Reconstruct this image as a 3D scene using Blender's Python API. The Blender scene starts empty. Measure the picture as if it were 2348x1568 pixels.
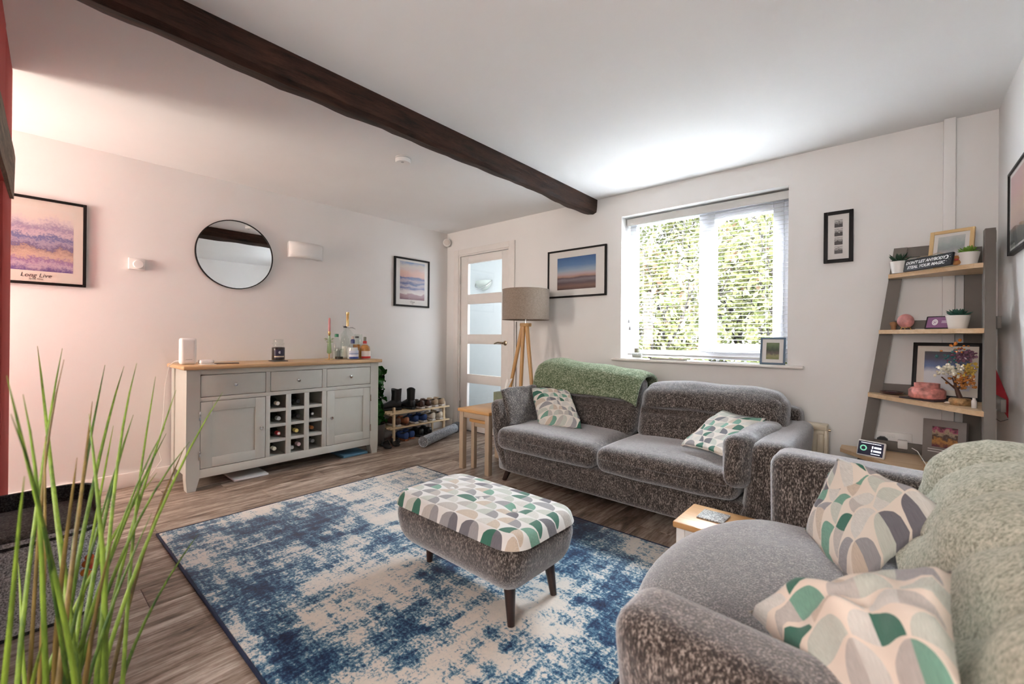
import bpy, bmesh, math, random
from mathutils import Vector, Matrix, noise

# ------------------------------------------------------------------ camera, world, lights, exposure
scene = bpy.context.scene
COL = scene.collection
PI = math.pi
rad = math.radians
H = 2.28                     # ceiling height


def set_camera():
    cd = bpy.data.cameras.new('camera')
    cam = bpy.data.objects.new('camera', cd)
    COL.objects.link(cam)
    yaw, pitch, roll = rad(41.0862), rad(0.0802), rad(0.5161)
    f = Vector((-math.sin(yaw) * math.cos(pitch), math.cos(yaw) * math.cos(pitch), math.sin(pitch)))
    r = Vector((math.cos(yaw), math.sin(yaw), 0))
    u = r.cross(f)
    r2 = math.cos(roll) * r + math.sin(roll) * u
    u2 = -math.sin(roll) * r + math.cos(roll) * u
    m = Matrix(((r2.x, u2.x, -f.x, 3.9835), (r2.y, u2.y, -f.y, -3.3874), (r2.z, u2.z, -f.z, 1.0622), (0, 0, 0, 1)))
    cam.matrix_world = m
    cd.sensor_width = 36
    cd.lens = 998.78 / 2348 * 36
    cd.shift_y = -12.55 / 2348
    cd.clip_start = 0.02
    cd.dof.use_dof = True
    cd.dof.focus_distance = 3.1
    cd.dof.aperture_fstop = 3.4
    scene.camera = cam


set_camera()
scene.view_settings.view_transform = 'Standard'
scene.view_settings.look = 'None'
scene.view_settings.gamma = 1
scene.view_settings.use_curve_mapping = False
scene.view_settings.exposure = 1.15
cy = scene.cycles
cy.max_bounces = 6
cy.diffuse_bounces = 4
cy.glossy_bounces = 3
cy.transmission_bounces = 4
cy.transparent_max_bounces = 12
cy.caustics_reflective = False
cy.caustics_refractive = False
cy.use_adaptive_sampling = True
cy.adaptive_threshold = 0.2
cy.adaptive_min_samples = 24
cy.use_light_tree = True
cy.use_denoising = True

world = bpy.data.worlds.new('sky')
scene.world = world
world.use_nodes = True
bg = world.node_tree.nodes['Background']
bg.inputs[0].default_value = (0.86, 0.94, 1.0, 1)
bg.inputs[1].default_value = 1.35


def area(name, loc, target, sx, sy, energy, color):
    d = bpy.data.lights.new(name, 'AREA')
    d.shape = 'RECTANGLE'
    d.size, d.size_y, d.energy, d.color = sx, sy, energy, color
    o = bpy.data.objects.new(name, d)
    COL.objects.link(o)
    o.location = loc
    o.rotation_euler = (Vector(target) - Vector(loc)).to_track_quat('-Z', 'Y').to_euler()
    return o


# added light panel standing in for open sky, above the camera's line of sight
area('sky_stand_in_panel', (3.30, 1.30, 3.35), (3.30, 0.30, 3.35), 5.0, 1.6, 4000, (0.86, 0.93, 1.0))
# daylight at the alcove window; the front window lamp is an added fill
area('sky_light_alcove_window', (0.48, -4.75, 1.45), (0.30, 0.0, 1.35), 0.7, 1.1, 32, (1.0, 0.88, 0.77))
area('front_fill_light', (3.55, -4.75, 1.5), (2.6, 0.0, 1.4), 1.2, 1.2, 26, (1.0, 0.96, 0.91))
# daylight in the hall behind the glazed door
area('hall_daylight', (1.25, 0.62, 1.15), (-0.6, 0.95, 1.0), 0.8, 1.9, 17, (0.86, 0.93, 1.0))

rnd = random.Random(11)


# ------------------------------------------------------------------ helpers: materials
def new_mat(name):
    m = bpy.data.materials.new(name)
    m.use_nodes = True
    nt = m.node_tree
    b = nt.nodes['Principled BSDF']
    return m, nt, b


def col4(c):
    return (c[0], c[1], c[2], 1)


def link(nt, a, b):
    nt.links.new(a, b)


def node(nt, kind, **kw):
    n = nt.nodes.new(kind)
    for k, v in kw.items():
        if k.startswith('i_'):
            n.inputs[int(k[2:])].default_value = v
        else:
            setattr(n, k, v)
    return n


def ramp(nt, stops, interp='LINEAR'):
    n = nt.nodes.new('ShaderNodeValToRGB')
    cr = n.color_ramp
    cr.interpolation = interp
    while len(cr.elements) < len(stops):
        cr.elements.new(0.5)
    for e, (p, c) in zip(cr.elements, stops):
        e.position = p
        e.color = col4(c)
    return n


def math_node(nt, op, a=None, b=None):
    n = nt.nodes.new('ShaderNodeMath')
    n.operation = op
    for i, v in enumerate((a, b)):
        if v is None:
            continue
        if hasattr(v, 'is_output'):
            nt.links.new(v, n.inputs[i])
        else:
            n.inputs[i].default_value = v
    return n.outputs[0]


def coords(nt, which='Object', scale=(1, 1, 1), loc=(0, 0, 0), rot=(0, 0, 0)):
    tc = nt.nodes.new('ShaderNodeTexCoord')
    mp = nt.nodes.new('ShaderNodeMapping')
    mp.inputs['Scale'].default_value = scale
    mp.inputs['Location'].default_value = loc
    mp.inputs['Rotation'].default_value = rot
    nt.links.new(tc.outputs[which], mp.inputs[0])
    return mp.outputs[0]


def tex_noise(nt, vec, scale, detail=2.0, rough=0.5, distort=0.0):
    n = nt.nodes.new('ShaderNodeTexNoise')
    n.inputs['Scale'].default_value = scale
    n.inputs['Detail'].default_value = detail
    n.inputs['Roughness'].default_value = rough
    n.inputs['Distortion'].default_value = distort
    if vec is not None:
        nt.links.new(vec, n.inputs['Vector'])
    return n.outputs['Fac']


def bump(nt, b, height, strength=0.2, dist=0.01):
    n = nt.nodes.new('ShaderNodeBump')
    n.inputs['Strength'].default_value = strength
    n.inputs['Distance'].default_value = dist
    nt.links.new(height, n.inputs['Height'])
    nt.links.new(n.outputs[0], b.inputs['Normal'])


def plain(name, c, rough=0.5, metal=0.0, coat=0.0, sheen=0.0, var=0.06, vscale=12, bumpy=0.0, spec=0.5, emit=0):
    """plain paint / plastic / metal with a little procedural mottling"""
    m, nt, b = new_mat(name)
    v = coords(nt)
    f = tex_noise(nt, v, vscale, 3)
    lo = tuple(max(0, x * (1 - var)) for x in c)
    hi = tuple(min(1, x * (1 + var)) for x in c)
    r = ramp(nt, [(0.3, lo), (0.7, hi)])
    link(nt, f, r.inputs[0])
    link(nt, r.outputs[0], b.inputs['Base Color'])
    b.inputs['Roughness'].default_value = rough
    b.inputs['Metallic'].default_value = metal
    b.inputs['Coat Weight'].default_value = coat
    b.inputs['Sheen Weight'].default_value = sheen
    b.inputs['Specular IOR Level'].default_value = spec
    if emit:
        link(nt, r.outputs[0], b.inputs['Emission Color'])
        b.inputs['Emission Strength'].default_value = emit
    if bumpy:
        bump(nt, b, tex_noise(nt, v, 160, 2), bumpy, 0.004)
    return m


def glass_mat(name, tint=(1, 1, 1), rough=0.0, ior=1.45):
    m, nt, b = new_mat(name)
    out = nt.nodes['Material Output']
    nt.nodes.remove(b)
    tr = node(nt, 'ShaderNodeBsdfTransparent')
    tr.inputs[0].default_value = col4(tint)
    gl = node(nt, 'ShaderNodeBsdfGlossy')
    gl.inputs['Roughness'].default_value = max(rough, 0.02)
    gl.inputs[0].default_value = (1, 1, 1, 1)
    fr = node(nt, 'ShaderNodeFresnel')
    fr.inputs[0].default_value = ior
    mx = node(nt, 'ShaderNodeMixShader')
    geo = node(nt, 'ShaderNodeNewGeometry')
    front = math_node(nt, 'SUBTRACT', 1.0, geo.outputs['Backfacing'])
    link(nt, math_node(nt, 'MULTIPLY', fr.outputs[0], front), mx.inputs[0])
    link(nt, tr.outputs[0], mx.inputs[1])
    link(nt, gl.outputs[0], mx.inputs[2])
    link(nt, mx.outputs[0], out.inputs[0])
    return m


def wood(name, dark, light, scale=6, axis='Y', rough=0.45, stretch=14, detail=5, bumpy=0.1, rand=0.0):
    m, nt, b = new_mat(name)
    s = {'X': (1 / stretch, 1, 1), 'Y': (1, 1 / stretch, 1), 'Z': (1, 1, 1 / stretch)}[axis]
    s = tuple(x * scale for x in s)
    v = coords(nt, 'Object', s)
    if rand:
        oi = node(nt, 'ShaderNodeObjectInfo')
        add = node(nt, 'ShaderNodeVectorMath', operation='ADD')
        sc = node(nt, 'ShaderNodeVectorMath', operation='SCALE')
        cmb = node(nt, 'ShaderNodeCombineXYZ')
        for i in range(3):
            link(nt, oi.outputs['Random'], cmb.inputs[i])
        link(nt, cmb.outputs[0], sc.inputs[0])
        sc.inputs['Scale'].default_value = 37.0
        link(nt, v, add.inputs[0])
        link(nt, sc.outputs[0], add.inputs[1])
        v = add.outputs[0]
    f = tex_noise(nt, v, 3.0, detail, 0.62, 0.6)
    f2 = tex_noise(nt, v, 22.0, 3, 0.6)
    fac = math_node(nt, 'ADD', math_node(nt, 'MULTIPLY', f, 0.75), math_node(nt, 'MULTIPLY', f2, 0.25))
    if rand:
        rr = math_node(nt, 'MULTIPLY', math_node(nt, 'SUBTRACT', oi.outputs['Random'], 0.5), rand)
        fac = math_node(nt, 'ADD', fac, rr)
    mid = tuple((a + c) / 2 for a, c in zip(dark, light))
    r = ramp(nt, [(0.33, dark), (0.5, mid), (0.66, light)])
    link(nt, fac, r.inputs[0])
    link(nt, r.outputs[0], b.inputs['Base Color'])
    b.inputs['Roughness'].default_value = rough
    if bumpy:
        bump(nt, b, fac, bumpy, 0.004)
    return m


def fabric(name, dark, mid, light, scale=150, stretch=(1, 1, 0.35), sheen=0.35, sheen_tint=(0.85, 0.9, 1), rough=0.9, pos=(0.36, 0.5, 0.68), bstr=0.5):
    m, nt, b = new_mat(name)
    v = coords(nt, 'Object', stretch)
    f = tex_noise(nt, v, scale, 2, 0.65)
    f2 = tex_noise(nt, v, scale * 0.22, 2, 0.5)
    fac = math_node(nt, 'ADD', math_node(nt, 'MULTIPLY', f, 0.8), math_node(nt, 'MULTIPLY', f2, 0.2))
    r = ramp(nt, [(pos[0], dark), (pos[1], mid), (pos[2], light)])
    link(nt, fac, r.inputs[0])
    link(nt, r.outputs[0], b.inputs['Base Color'])
    b.inputs['Roughness'].default_value = rough
    b.inputs['Sheen Weight'].default_value = sheen
    b.inputs['Sheen Roughness'].default_value = 0.5
    b.inputs['Sheen Tint'].default_value = col4(sheen_tint)
    b.inputs['Specular IOR Level'].default_value = 0.2
    bump(nt, b, f, bstr, 0.004)
    return m


def layered(name, stops, distort=0.12, nscale=5.0, speck=0.0, speck_scale=40, stretch=(1, 1), angle=0.0, rough=0.35):
    """flat print: colour bands up the sheet, broken by noise"""
    m, nt, b = new_mat(name)
    v = coords(nt, 'UV', (stretch[0], stretch[1], 1), rot=(0, 0, angle))
    tc = node(nt, 'ShaderNodeTexCoord')
    sep = node(nt, 'ShaderNodeSeparateXYZ')
    link(nt, tc.outputs['UV'], sep.inputs[0])
    n1 = tex_noise(nt, v, nscale, 4, 0.6)
    fac = math_node(nt, 'ADD', sep.outputs[1], math_node(nt, 'MULTIPLY', math_node(nt, 'SUBTRACT', n1, 0.5), distort))
    if speck:
        n2 = tex_noise(nt, v, speck_scale, 3, 0.7)
        fac = math_node(nt, 'ADD', fac, math_node(nt, 'MULTIPLY', math_node(nt, 'SUBTRACT', n2, 0.5), speck))
    r = ramp(nt, stops)
    link(nt, fac, r.inputs[0])
    link(nt, r.outputs[0], b.inputs['Base Color'])
    b.inputs['Roughness'].default_value = rough
    return m


def leaf_pattern(name, n=8.0, bgc=(0.68, 0.65, 0.59), shift=0.0, scale_v=1.0):
    """printed half-leaf scallops in greens, greys and creams, laid out on the UVs"""
    m, nt, b = new_mat(name)
    v = coords(nt, 'UV', (n, n * scale_v, 1), loc=(shift, shift * 0.7, 0))
    fl = node(nt, 'ShaderNodeVectorMath', operation='FLOOR')
    link(nt, v, fl.inputs[0])
    fr = node(nt, 'ShaderNodeVectorMath', operation='FRACTION')
    link(nt, v, fr.inputs[0])
    sc = node(nt, 'ShaderNodeSeparateXYZ')
    link(nt, fl.outputs[0], sc.inputs[0])
    sf = node(nt, 'ShaderNodeSeparateXYZ')
    link(nt, fr.outputs[0], sf.inputs[0])
    par = math_node(nt, 'MODULO', math_node(nt, 'ADD', math_node(nt, 'ADD', sc.outputs[0], sc.outputs[1]), 100.0), 2.0)
    inv = math_node(nt, 'SUBTRACT', 1.0, sf.outputs[0])
    mixx = math_node(nt, 'ADD', math_node(nt, 'MULTIPLY', sf.outputs[0], math_node(nt, 'SUBTRACT', 1.0, par)), math_node(nt, 'MULTIPLY', inv, par))
    d2 = math_node(nt, 'ADD', math_node(nt, 'POWER', mixx, 2.0), math_node(nt, 'POWER', sf.outputs[1], 2.0))
    inside = math_node(nt, 'LESS_THAN', d2, 0.86)
    wn = node(nt, 'ShaderNodeTexWhiteNoise', noise_dimensions='2D')
    link(nt, fl.outputs[0], wn.inputs['Vector'])
    r = ramp(nt, [(0.0, (0.035, 0.15, 0.105)), (0.11, (0.16, 0.34, 0.26)), (0.20, (0.15, 0.15, 0.17)), (0.31, (0.30, 0.30, 0.31)),
                  (0.45, (0.50, 0.54, 0.48)), (0.62, (0.47, 0.45, 0.42)), (0.78, (0.60, 0.60, 0.56)), (0.9, (0.55, 0.47, 0.38))], 'CONSTANT')
    link(nt, wn.outputs['Value'], r.inputs[0])
    line = tex_noise(nt, coords(nt, 'UV', (n * 14, n * 1.2, 1)), 3.0, 2)
    sh = ramp(nt, [(0.3, (0.82, 0.82, 0.82)), (0.7, (1.08, 1.08, 1.08))])
    link(nt, line, sh.inputs[0])
    mul = node(nt, 'ShaderNodeMix', data_type='RGBA', blend_type='MULTIPLY')
    mul.inputs[0].default_value = 1
    link(nt, r.outputs[0], mul.inputs[6])
    link(nt, sh.outputs[0], mul.inputs[7])
    mx = node(nt, 'ShaderNodeMix', data_type='RGBA')
    link(nt, inside, mx.inputs[0])
    mx.inputs[6].default_value = col4(bgc)
    link(nt, mul.outputs[2], mx.inputs[7])
    link(nt, mx.outputs[2], b.inputs['Base Color'])
    b.inputs['Roughness'].default_value = 0.85
    b.inputs['Sheen Weight'].default_value = 0.2
    bump(nt, b, tex_noise(nt, coords(nt), 500, 1), 0.15, 0.002)
    return m


# ------------------------------------------------------------------ helpers: geometry
class B:
    def __init__(self):
        self.bm = bmesh.new()
        self.uvl = None

    def _uv(self):
        if self.uvl is None:
            self.uvl = self.bm.loops.layers.uv.new('UVMap')
        return self.uvl

    def box(self, lo, hi, bevel=0.0, mat=None, seg=2):
        lo, hi = Vector(lo), Vector(hi)
        r = bmesh.ops.create_cube(self.bm, size=1)
        vs = r['verts']
        c, s = (lo + hi) / 2, hi - lo
        for v in vs:
            v.co = Vector((v.co.x * s.x, v.co.y * s.y, v.co.z * s.z)) + c
        if bevel > 0:
            es = list({e for v in vs for e in v.link_edges})
            rr = bmesh.ops.bevel(self.bm, geom=es, offset=min(bevel, min(abs(s.x), abs(s.y), abs(s.z)) * 0.49), segments=seg, affect='EDGES', profile=0.5)
            vs = list({v for f in rr['faces'] for v in f.verts} | {v for v in vs if v.is_valid})
        if mat is not None:
            for v in vs:
                v.co = mat @ v.co
        return self

    def cyl(self, p0, p1, r0, r1=None, seg=16, caps=True):
        return self.tube([p0, p1], [r0, r0 if r1 is None else r1], seg, caps)

    def tube(self, pts, radii, seg=8, caps=True, flat=1.0):
        pts = [Vector(p) for p in pts]
        if not hasattr(radii, '__len__'):
            radii = [radii] * len(pts)
        rings = []
        up = None
        for i, p in enumerate(pts):
            t = (pts[min(i + 1, len(pts) - 1)] - pts[max(i - 1, 0)])
            if t.length < 1e-9:
                t = Vector((0, 0, 1))
            t.normalize()
            if up is None:
                up = Vector((0, 0, 1)) if abs(t.z) < 0.95 else Vector((1, 0, 0))
            a = t.cross(up)
            if a.length < 1e-6:
                a = t.orthogonal()
            a.normalize()
            bb = a.cross(t).normalized()
            up = bb
            rings.append([self.bm.verts.new(p + radii[i] * (math.cos(2 * PI * k / seg) * a + flat * math.sin(2 * PI * k / seg) * bb)) for k in range(seg)])
        for i in range(len(rings) - 1):
            for k in range(seg):
                k2 = (k + 1) % seg
                self.bm.faces.new((rings[i][k], rings[i + 1][k], rings[i + 1][k2], rings[i][k2]))
        if caps:
            self.bm.faces.new(rings[0])
            self.bm.faces.new(list(reversed(rings[-1])))
        return self

    def lathe(self, prof, c=(0, 0, 0), seg=24, mat=None, cap=True):
        c = Vector(c)
        rings = []
        for (r, z) in prof:
            ring = []
            for k in range(seg):
                a = 2 * PI * k / seg
                p = Vector((r * math.cos(a), r * math.sin(a), z))
                if mat is not None:
                    p = mat @ p
                ring.append(self.bm.verts.new(p + c))
            rings.append(ring)
        for i in range(len(rings) - 1):
            for k in range(seg):
                k2 = (k + 1) % seg
                self.bm.faces.new((rings[i][k], rings[i][k2], rings[i + 1][k2], rings[i + 1][k]))
        if cap:
            self.bm.faces.new(list(reversed(rings[0])))
            self.bm.faces.new(rings[-1])
        return self

    def prism(self, poly, z0, z1, mat=None):
        a = [Vector((x, y, z0)) for x, y in poly]
        bb = [Vector((x, y, z1)) for x, y in poly]
        if mat is not None:
            a = [mat @ p for p in a]
            bb = [mat @ p for p in bb]
        a = [self.bm.verts.new(p) for p in a]
        bb = [self.bm.verts.new(p) for p in bb]
        n = len(a)
        self.bm.faces.new(list(reversed(a)))
        self.bm.faces.new(bb)
        for k in range(n):
            k2 = (k + 1) % n
            self.bm.faces.new((a[k], a[k2], bb[k2], bb[k]))
        return self

    def grid(self, fn, nu, nv, wrap_u=False, flip=False):
        uvl = self._uv()
        rows = [[self.bm.verts.new(fn(i / nu, j / nv)) for i in range(nu if wrap_u else nu + 1)] for j in range(nv + 1)]
        for j in range(nv):
            for i in range(nu):
                i2 = (i + 1) % nu if wrap_u else i + 1
                q = (rows[j][i], rows[j][i2], rows[j + 1][i2], rows[j + 1][i])
                uv = ((i / nu, j / nv), ((i + 1) / nu, j / nv), ((i + 1) / nu, (j + 1) / nv), (i / nu, (j + 1) / nv))
                if flip:
                    q, uv = q[::-1], uv[::-1]
                f = self.bm.faces.new(q)
                for l, w in zip(f.loops, uv):
                    l[uvl].uv = w
        return self

    def quad(self, p00, p10, p11, p01):
        uvl = self._uv()
        f = self.bm.faces.new([self.bm.verts.new(Vector(p)) for p in (p00, p10, p11, p01)])
        for l, w in zip(f.loops, ((0, 0), (1, 0), (1, 1), (0, 1))):
            l[uvl].uv = w
        return self

    def soft(self, lo, hi, r=0.06, n=10, bulge=(0, 0, 0), deform=None, mat=None, uvax=None):
        """rounded soft box: bulge pushes the middle of the x / y / z faces out"""
        lo, hi = Vector(lo), Vector(hi)
        c, h = (lo + hi) / 2, (hi - lo) / 2
        r = min(r, h.x, h.y, h.z)
        inner = Vector((h.x - r, h.y - r, h.z - r))
        tmp = bmesh.new()
        bmesh.ops.create_cube(tmp, size=2)
        bmesh.ops.subdivide_edges(tmp, edges=tmp.edges[:], cuts=n, use_grid_fill=True)
        vm = {}
        for v in tmp.verts:
            q = v.co
            # push grid lines towards the rims so the rounding has enough vertices
            q = Vector([math.copysign(abs(t) ** 0.7, t) for t in q])
            p = Vector((q.x * h.x, q.y * h.y, q.z * h.z))
            cl = Vector([max(-inner[i], min(inner[i], p[i])) for i in range(3)])
            d = p - cl
            if d.length > 1e-9:
                # direction by how far into the rounded band the point lies
                d = d.normalized() * r
            o = cl + d
            bx = (1 - q.y ** 2) * (1 - q.z ** 2)
            by = (1 - q.x ** 2) * (1 - q.z ** 2)
            bz = (1 - q.x ** 2) * (1 - q.y ** 2)
            o += Vector((bulge[0] * bx * q.x ** 3, bulge[1] * by * q.y ** 3, bulge[2] * bz * q.z ** 3))
            if deform is not None:
                o = deform(o, q)
            o = o + c
            if mat is not None:
                o = mat @ o
            vm[v] = self.bm.verts.new(o)
        uvl = self._uv() if uvax is not None else None
        for f in tmp.faces:
            nf = self.bm.faces.new([vm[v] for v in f.verts])
            if uvl is not None:
                for l, v in zip(nf.loops, f.verts):
                    l[uvl].uv = ((v.co[uvax[0]] + 1) / 2, (v.co[uvax[1]] + 1) / 2)
        tmp.free()
        return self


def linked_world(o):
    m = Matrix.Identity(4)
    while o is not None:
        m = o.matrix_basis @ m
        o = o.parent
    return m


def tag(o, label=None, cat=None, group=None, kind=None):
    if label:
        o['label'] = label
    if cat:
        o['category'] = cat
    if group:
        o['group'] = group
    if kind:
        o['kind'] = kind
    return o


def thing(name, label, cat, loc=(0, 0, 0), rotz=0.0, group=None):
    o = bpy.data.objects.new(name, None)
    COL.objects.link(o)
    o.empty_display_size = 0.1
    o.location = loc
    o.rotation_euler = (0, 0, rotz)
    return tag(o, label, cat, group)


def obj(name, b, mat, parent=None, smooth=40, world=False, label=None, kind=None):
    bm = b.bm
    bmesh.ops.recalc_face_normals(bm, faces=bm.faces[:])
    if world and parent is not None:
        bm.transform(linked_world(parent).inverted())
    me = bpy.data.meshes.new(name)
    bm.to_mesh(me)
    bm.free()
    if mat is not None:
        me.materials.append(mat)
    if smooth:
        me.shade_smooth()
        if smooth < 180:
            me.set_sharp_from_angle(angle=rad(smooth))
    o = bpy.data.objects.new(name, me)
    COL.objects.link(o)
    if parent is not None:
        o.parent = parent
    if label:
        o['label'] = label
    if kind:
        o['kind'] = kind
    return o


def w(name, b, mat, parent, smooth=40, label=None, kind=None):
    """part given in room coordinates"""
    return obj(name, b, mat, parent, smooth, True, label, kind)


def struct(name, b, mat, smooth=0):
    o = obj(name, b, mat, None, smooth)
    o['kind'] = 'structure'
    return o


def copy_tree(o, parent=None):
    c = o.copy()
    COL.objects.link(c)
    c.parent = parent
    for ch in list(o.children):
        copy_tree(ch, c)
    return c


def text(name, body, size, m, mat, parent, extrude=0.0006, shear=0.0, bold=0.0, align='CENTER', spacing=1.0):
    cu = bpy.data.curves.new(name, 'FONT')
    cu.body = body
    cu.size = size
    cu.align_x = align
    cu.align_y = 'CENTER'
    cu.extrude = extrude
    cu.shear = shear
    cu.offset = bold
    cu.space_character = spacing
    cu.resolution_u = 3
    cu.materials.append(mat)
    tmp = bpy.data.objects.new(name + '_curve', cu)
    COL.objects.link(tmp)
    dg = bpy.context.evaluated_depsgraph_get()
    me = bpy.data.meshes.new_from_object(tmp.evaluated_get(dg))
    bpy.data.objects.remove(tmp)
    o = bpy.data.objects.new(name, me)
    COL.objects.link(o)
    o.parent = parent
    o.matrix_basis = linked_world(parent).inverted() @ m
    return o


def basis(origin, ux, uy):
    ux, uy = Vector(ux).normalized(), Vector(uy)
    n = ux.cross(uy).normalized()
    uy = n.cross(ux).normalized()
    o = Vector(origin)
    return Matrix(((ux.x, uy.x, n.x, o.x), (ux.y, uy.y, n.y, o.y), (ux.z, uy.z, n.z, o.z), (0, 0, 0, 1)))


def pillow(p00, p10, p11, p01, T, n=22, crease=0.0, seed=0, corner=0.10):
    """knife-edge cushion stretched between four corner points"""
    P = [Vector(p) for p in (p00, p10, p11, p01)]
    nrm = ((P[1] - P[0]).cross(P[3] - P[0]) + (P[2] - P[1]).cross(P[2] - P[3])).normalized()
    cen = sum(P, Vector()) / 4
    b = B()
    uvl = b._uv()

    def pt(u, v, side):
        a, c = 2 * u - 1, 2 * v - 1
        a2 = a * (1 - corner * (1 - c * c))
        c2 = c * (1 - corner * (1 - a * a))
        uu, vv = (a2 + 1) / 2, (c2 + 1) / 2
        p = P[0] * (1 - uu) * (1 - vv) + P[1] * uu * (1 - vv) + P[2] * uu * vv + P[3] * (1 - uu) * vv
        t = T * max(0.0, (1 - a ** 4) * (1 - c ** 4)) ** 0.55
        wr = noise.noise(Vector((a * 2.2 + seed, c * 2.2, side * 3.0))) * crease * (t / T if T else 0)
        return p + nrm * side * (t + wr)
    vs = {}
    for side in (1, -1):
        for j in range(n + 1):
            for i in range(n + 1):
                edge = i in (0, n) or j in (0, n)
                if edge and side == -1:
                    vs[(i, j, -1)] = vs[(i, j, 1)]
                else:
                    vs[(i, j, side)] = b.bm.verts.new(pt(i / n, j / n, side))
    for side in (1, -1):
        for j in range(n):
            for i in range(n):
                ids = [(i, j), (i + 1, j), (i + 1, j + 1), (i, j + 1)]
                if side == -1:
                    ids = ids[::-1]
                f = b.bm.faces.new([vs[(x, y, side)] for x, y in ids])
                for l, (x, y) in zip(f.loops, ids):
                    l[uvl].uv = (x / n, y / n)
    return b, cen, nrm


# ------------------------------------------------------------------ materials
M = {}


def wall_mat(name, c, rough=0.9):
    m, nt, b = new_mat(name)
    v = coords(nt)
    r = ramp(nt, [(0.3, tuple(x * 0.975 for x in c)), (0.7, tuple(min(1, x * 1.02) for x in c))])
    link(nt, tex_noise(nt, v, 1.6, 3), r.inputs[0])
    link(nt, r.outputs[0], b.inputs['Base Color'])
    b.inputs['Roughness'].default_value = rough
    b.inputs['Specular IOR Level'].default_value = 0.25
    bump(nt, b, tex_noise(nt, v, 24, 5, 0.65), 0.06, 0.01)
    return m


M['wall'] = wall_mat('off_white_emulsion', (0.80, 0.79, 0.775))
M['ceiling'] = wall_mat('white_ceiling_paint', (0.84, 0.835, 0.83))
M['red_wall'] = wall_mat('red_emulsion', (0.50, 0.085, 0.075))
M['white_gloss'] = plain('white_gloss_paint', (0.80, 0.77, 0.74), 0.35, var=0.02)
M['upvc'] = plain('white_upvc', (0.62, 0.63, 0.67), 0.3, var=0.01)
M['white_plastic'] = plain('white_plastic', (0.82, 0.81, 0.79), 0.4, var=0.02)
M['slat'] = plain('white_blind_slat', (0.50, 0.50, 0.495), 0.4, var=0.01)
M['valance'] = plain('grey_white_valance', (0.62, 0.61, 0.585), 0.5, var=0.02)
M['glazing'] = glass_mat('window_glazing')
M['clear_glass'] = glass_mat('clear_glass', (0.93, 0.95, 0.94))
M['picture_glass'] = glass_mat('picture_glass', (0.97, 0.97, 0.97), 0.0, 1.16)
M['black_frame'] = plain('black_frame_paint', (0.006, 0.005, 0.005), 0.5, var=0.2, spec=0.25)
M['mount'] = plain('white_mount_board', (0.80, 0.78, 0.75), 0.8, var=0.015)
M['beam'] = wood('dark_stained_oak', (0.002, 0.0012, 0.001), (0.060, 0.026, 0.016), 11, 'Y', 0.6, 7, 7, 1.0)
M['beam'].node_tree.nodes['Principled BSDF'].inputs['Specular IOR Level'].default_value = 0.25
M['lintel'] = wood('weathered_lintel', (0.05, 0.035, 0.022), (0.26, 0.20, 0.14), 9, 'X', 0.8, 9, 6, 0.5)
M['oak'] = wood('pale_oak', (0.50, 0.305, 0.145), (0.66, 0.45, 0.25), 8, 'Y', 0.4, 12, 4, 0.03)
M['oak_x'] = wood('pale_oak_along', (0.55, 0.34, 0.17), (0.70, 0.49, 0.28), 8, 'X', 0.4, 12, 4, 0.03)
M['orange_oak'] = wood('honey_oak', (0.50, 0.26, 0.085), (0.66, 0.38, 0.16), 8, 'X', 0.4, 12, 4, 0.03)
M['lamp_wood'] = wood('lamp_beech', (0.46, 0.25, 0.09), (0.60, 0.36, 0.15), 10, 'Z', 0.4, 12, 4, 0.02)
M['shelf_oak'] = wood('shelf_oak', (0.56, 0.37, 0.20), (0.72, 0.53, 0.34), 8, 'X', 0.45, 12, 4, 0.03)
M['rack_pine'] = wood('pale_pine', (0.58, 0.42, 0.24), (0.76, 0.60, 0.40), 10, 'Y', 0.5, 12, 3, 0.02)
M['dark_leg'] = wood('dark_leg_wood', (0.014, 0.008, 0.007), (0.05, 0.025, 0.02), 10, 'Z', 0.35, 10, 3, 0.02)
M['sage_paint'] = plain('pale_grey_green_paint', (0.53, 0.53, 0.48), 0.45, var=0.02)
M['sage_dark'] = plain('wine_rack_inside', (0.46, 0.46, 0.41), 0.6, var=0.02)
M['taupe'] = plain('taupe_paint', (0.145, 0.128, 0.110), 0.6, var=0.05)
M['table_taupe'] = plain('nest_table_paint', (0.42, 0.33, 0.24), 0.5, var=0.03)
M['chrome'] = plain('brushed_chrome', (0.75, 0.74, 0.72), 0.18, 1.0, var=0.02)
M['brass'] = plain('antique_brass', (0.42, 0.34, 0.24), 0.3, 1.0, var=0.06)
M['gold'] = plain('polished_gold', (0.85, 0.58, 0.25), 0.22, 1.0, var=0.03)
M['black'] = plain('black_plastic', (0.012, 0.012, 0.014), 0.4, var=0.2)
M['black_leather'] = plain('black_leather', (0.012, 0.013, 0.014), 0.42, var=0.3, bumpy=0.1)
M['dark_brown'] = plain('dark_brown_leather', (0.06, 0.028, 0.018), 0.45, var=0.3)
M['tan_leather'] = plain('tan_leather', (0.28, 0.10, 0.045), 0.4, var=0.25)
M['navy_knit'] = plain('navy_knit', (0.02, 0.05, 0.16), 0.8, var=0.25, bumpy=0.3)
M['beige_suede'] = plain('beige_suede', (0.42, 0.32, 0.22), 0.9, var=0.2, bumpy=0.2)
M['cream_canvas'] = plain('cream_canvas', (0.60, 0.54, 0.44), 0.85, var=0.1)
M['sole_white'] = plain('white_rubber', (0.62, 0.58, 0.53), 0.7, var=0.08)
M['sole_dark'] = plain('dark_rubber', (0.02, 0.02, 0.02), 0.8, var=0.1)
M['sofa'] = fabric('brown_grey_tweed', (0.008, 0.0055, 0.0045), (0.052, 0.040, 0.033), (0.38, 0.335, 0.30), 250, (1, 1, 0.35), 0.85, (0.90, 0.93, 0.98))
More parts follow.
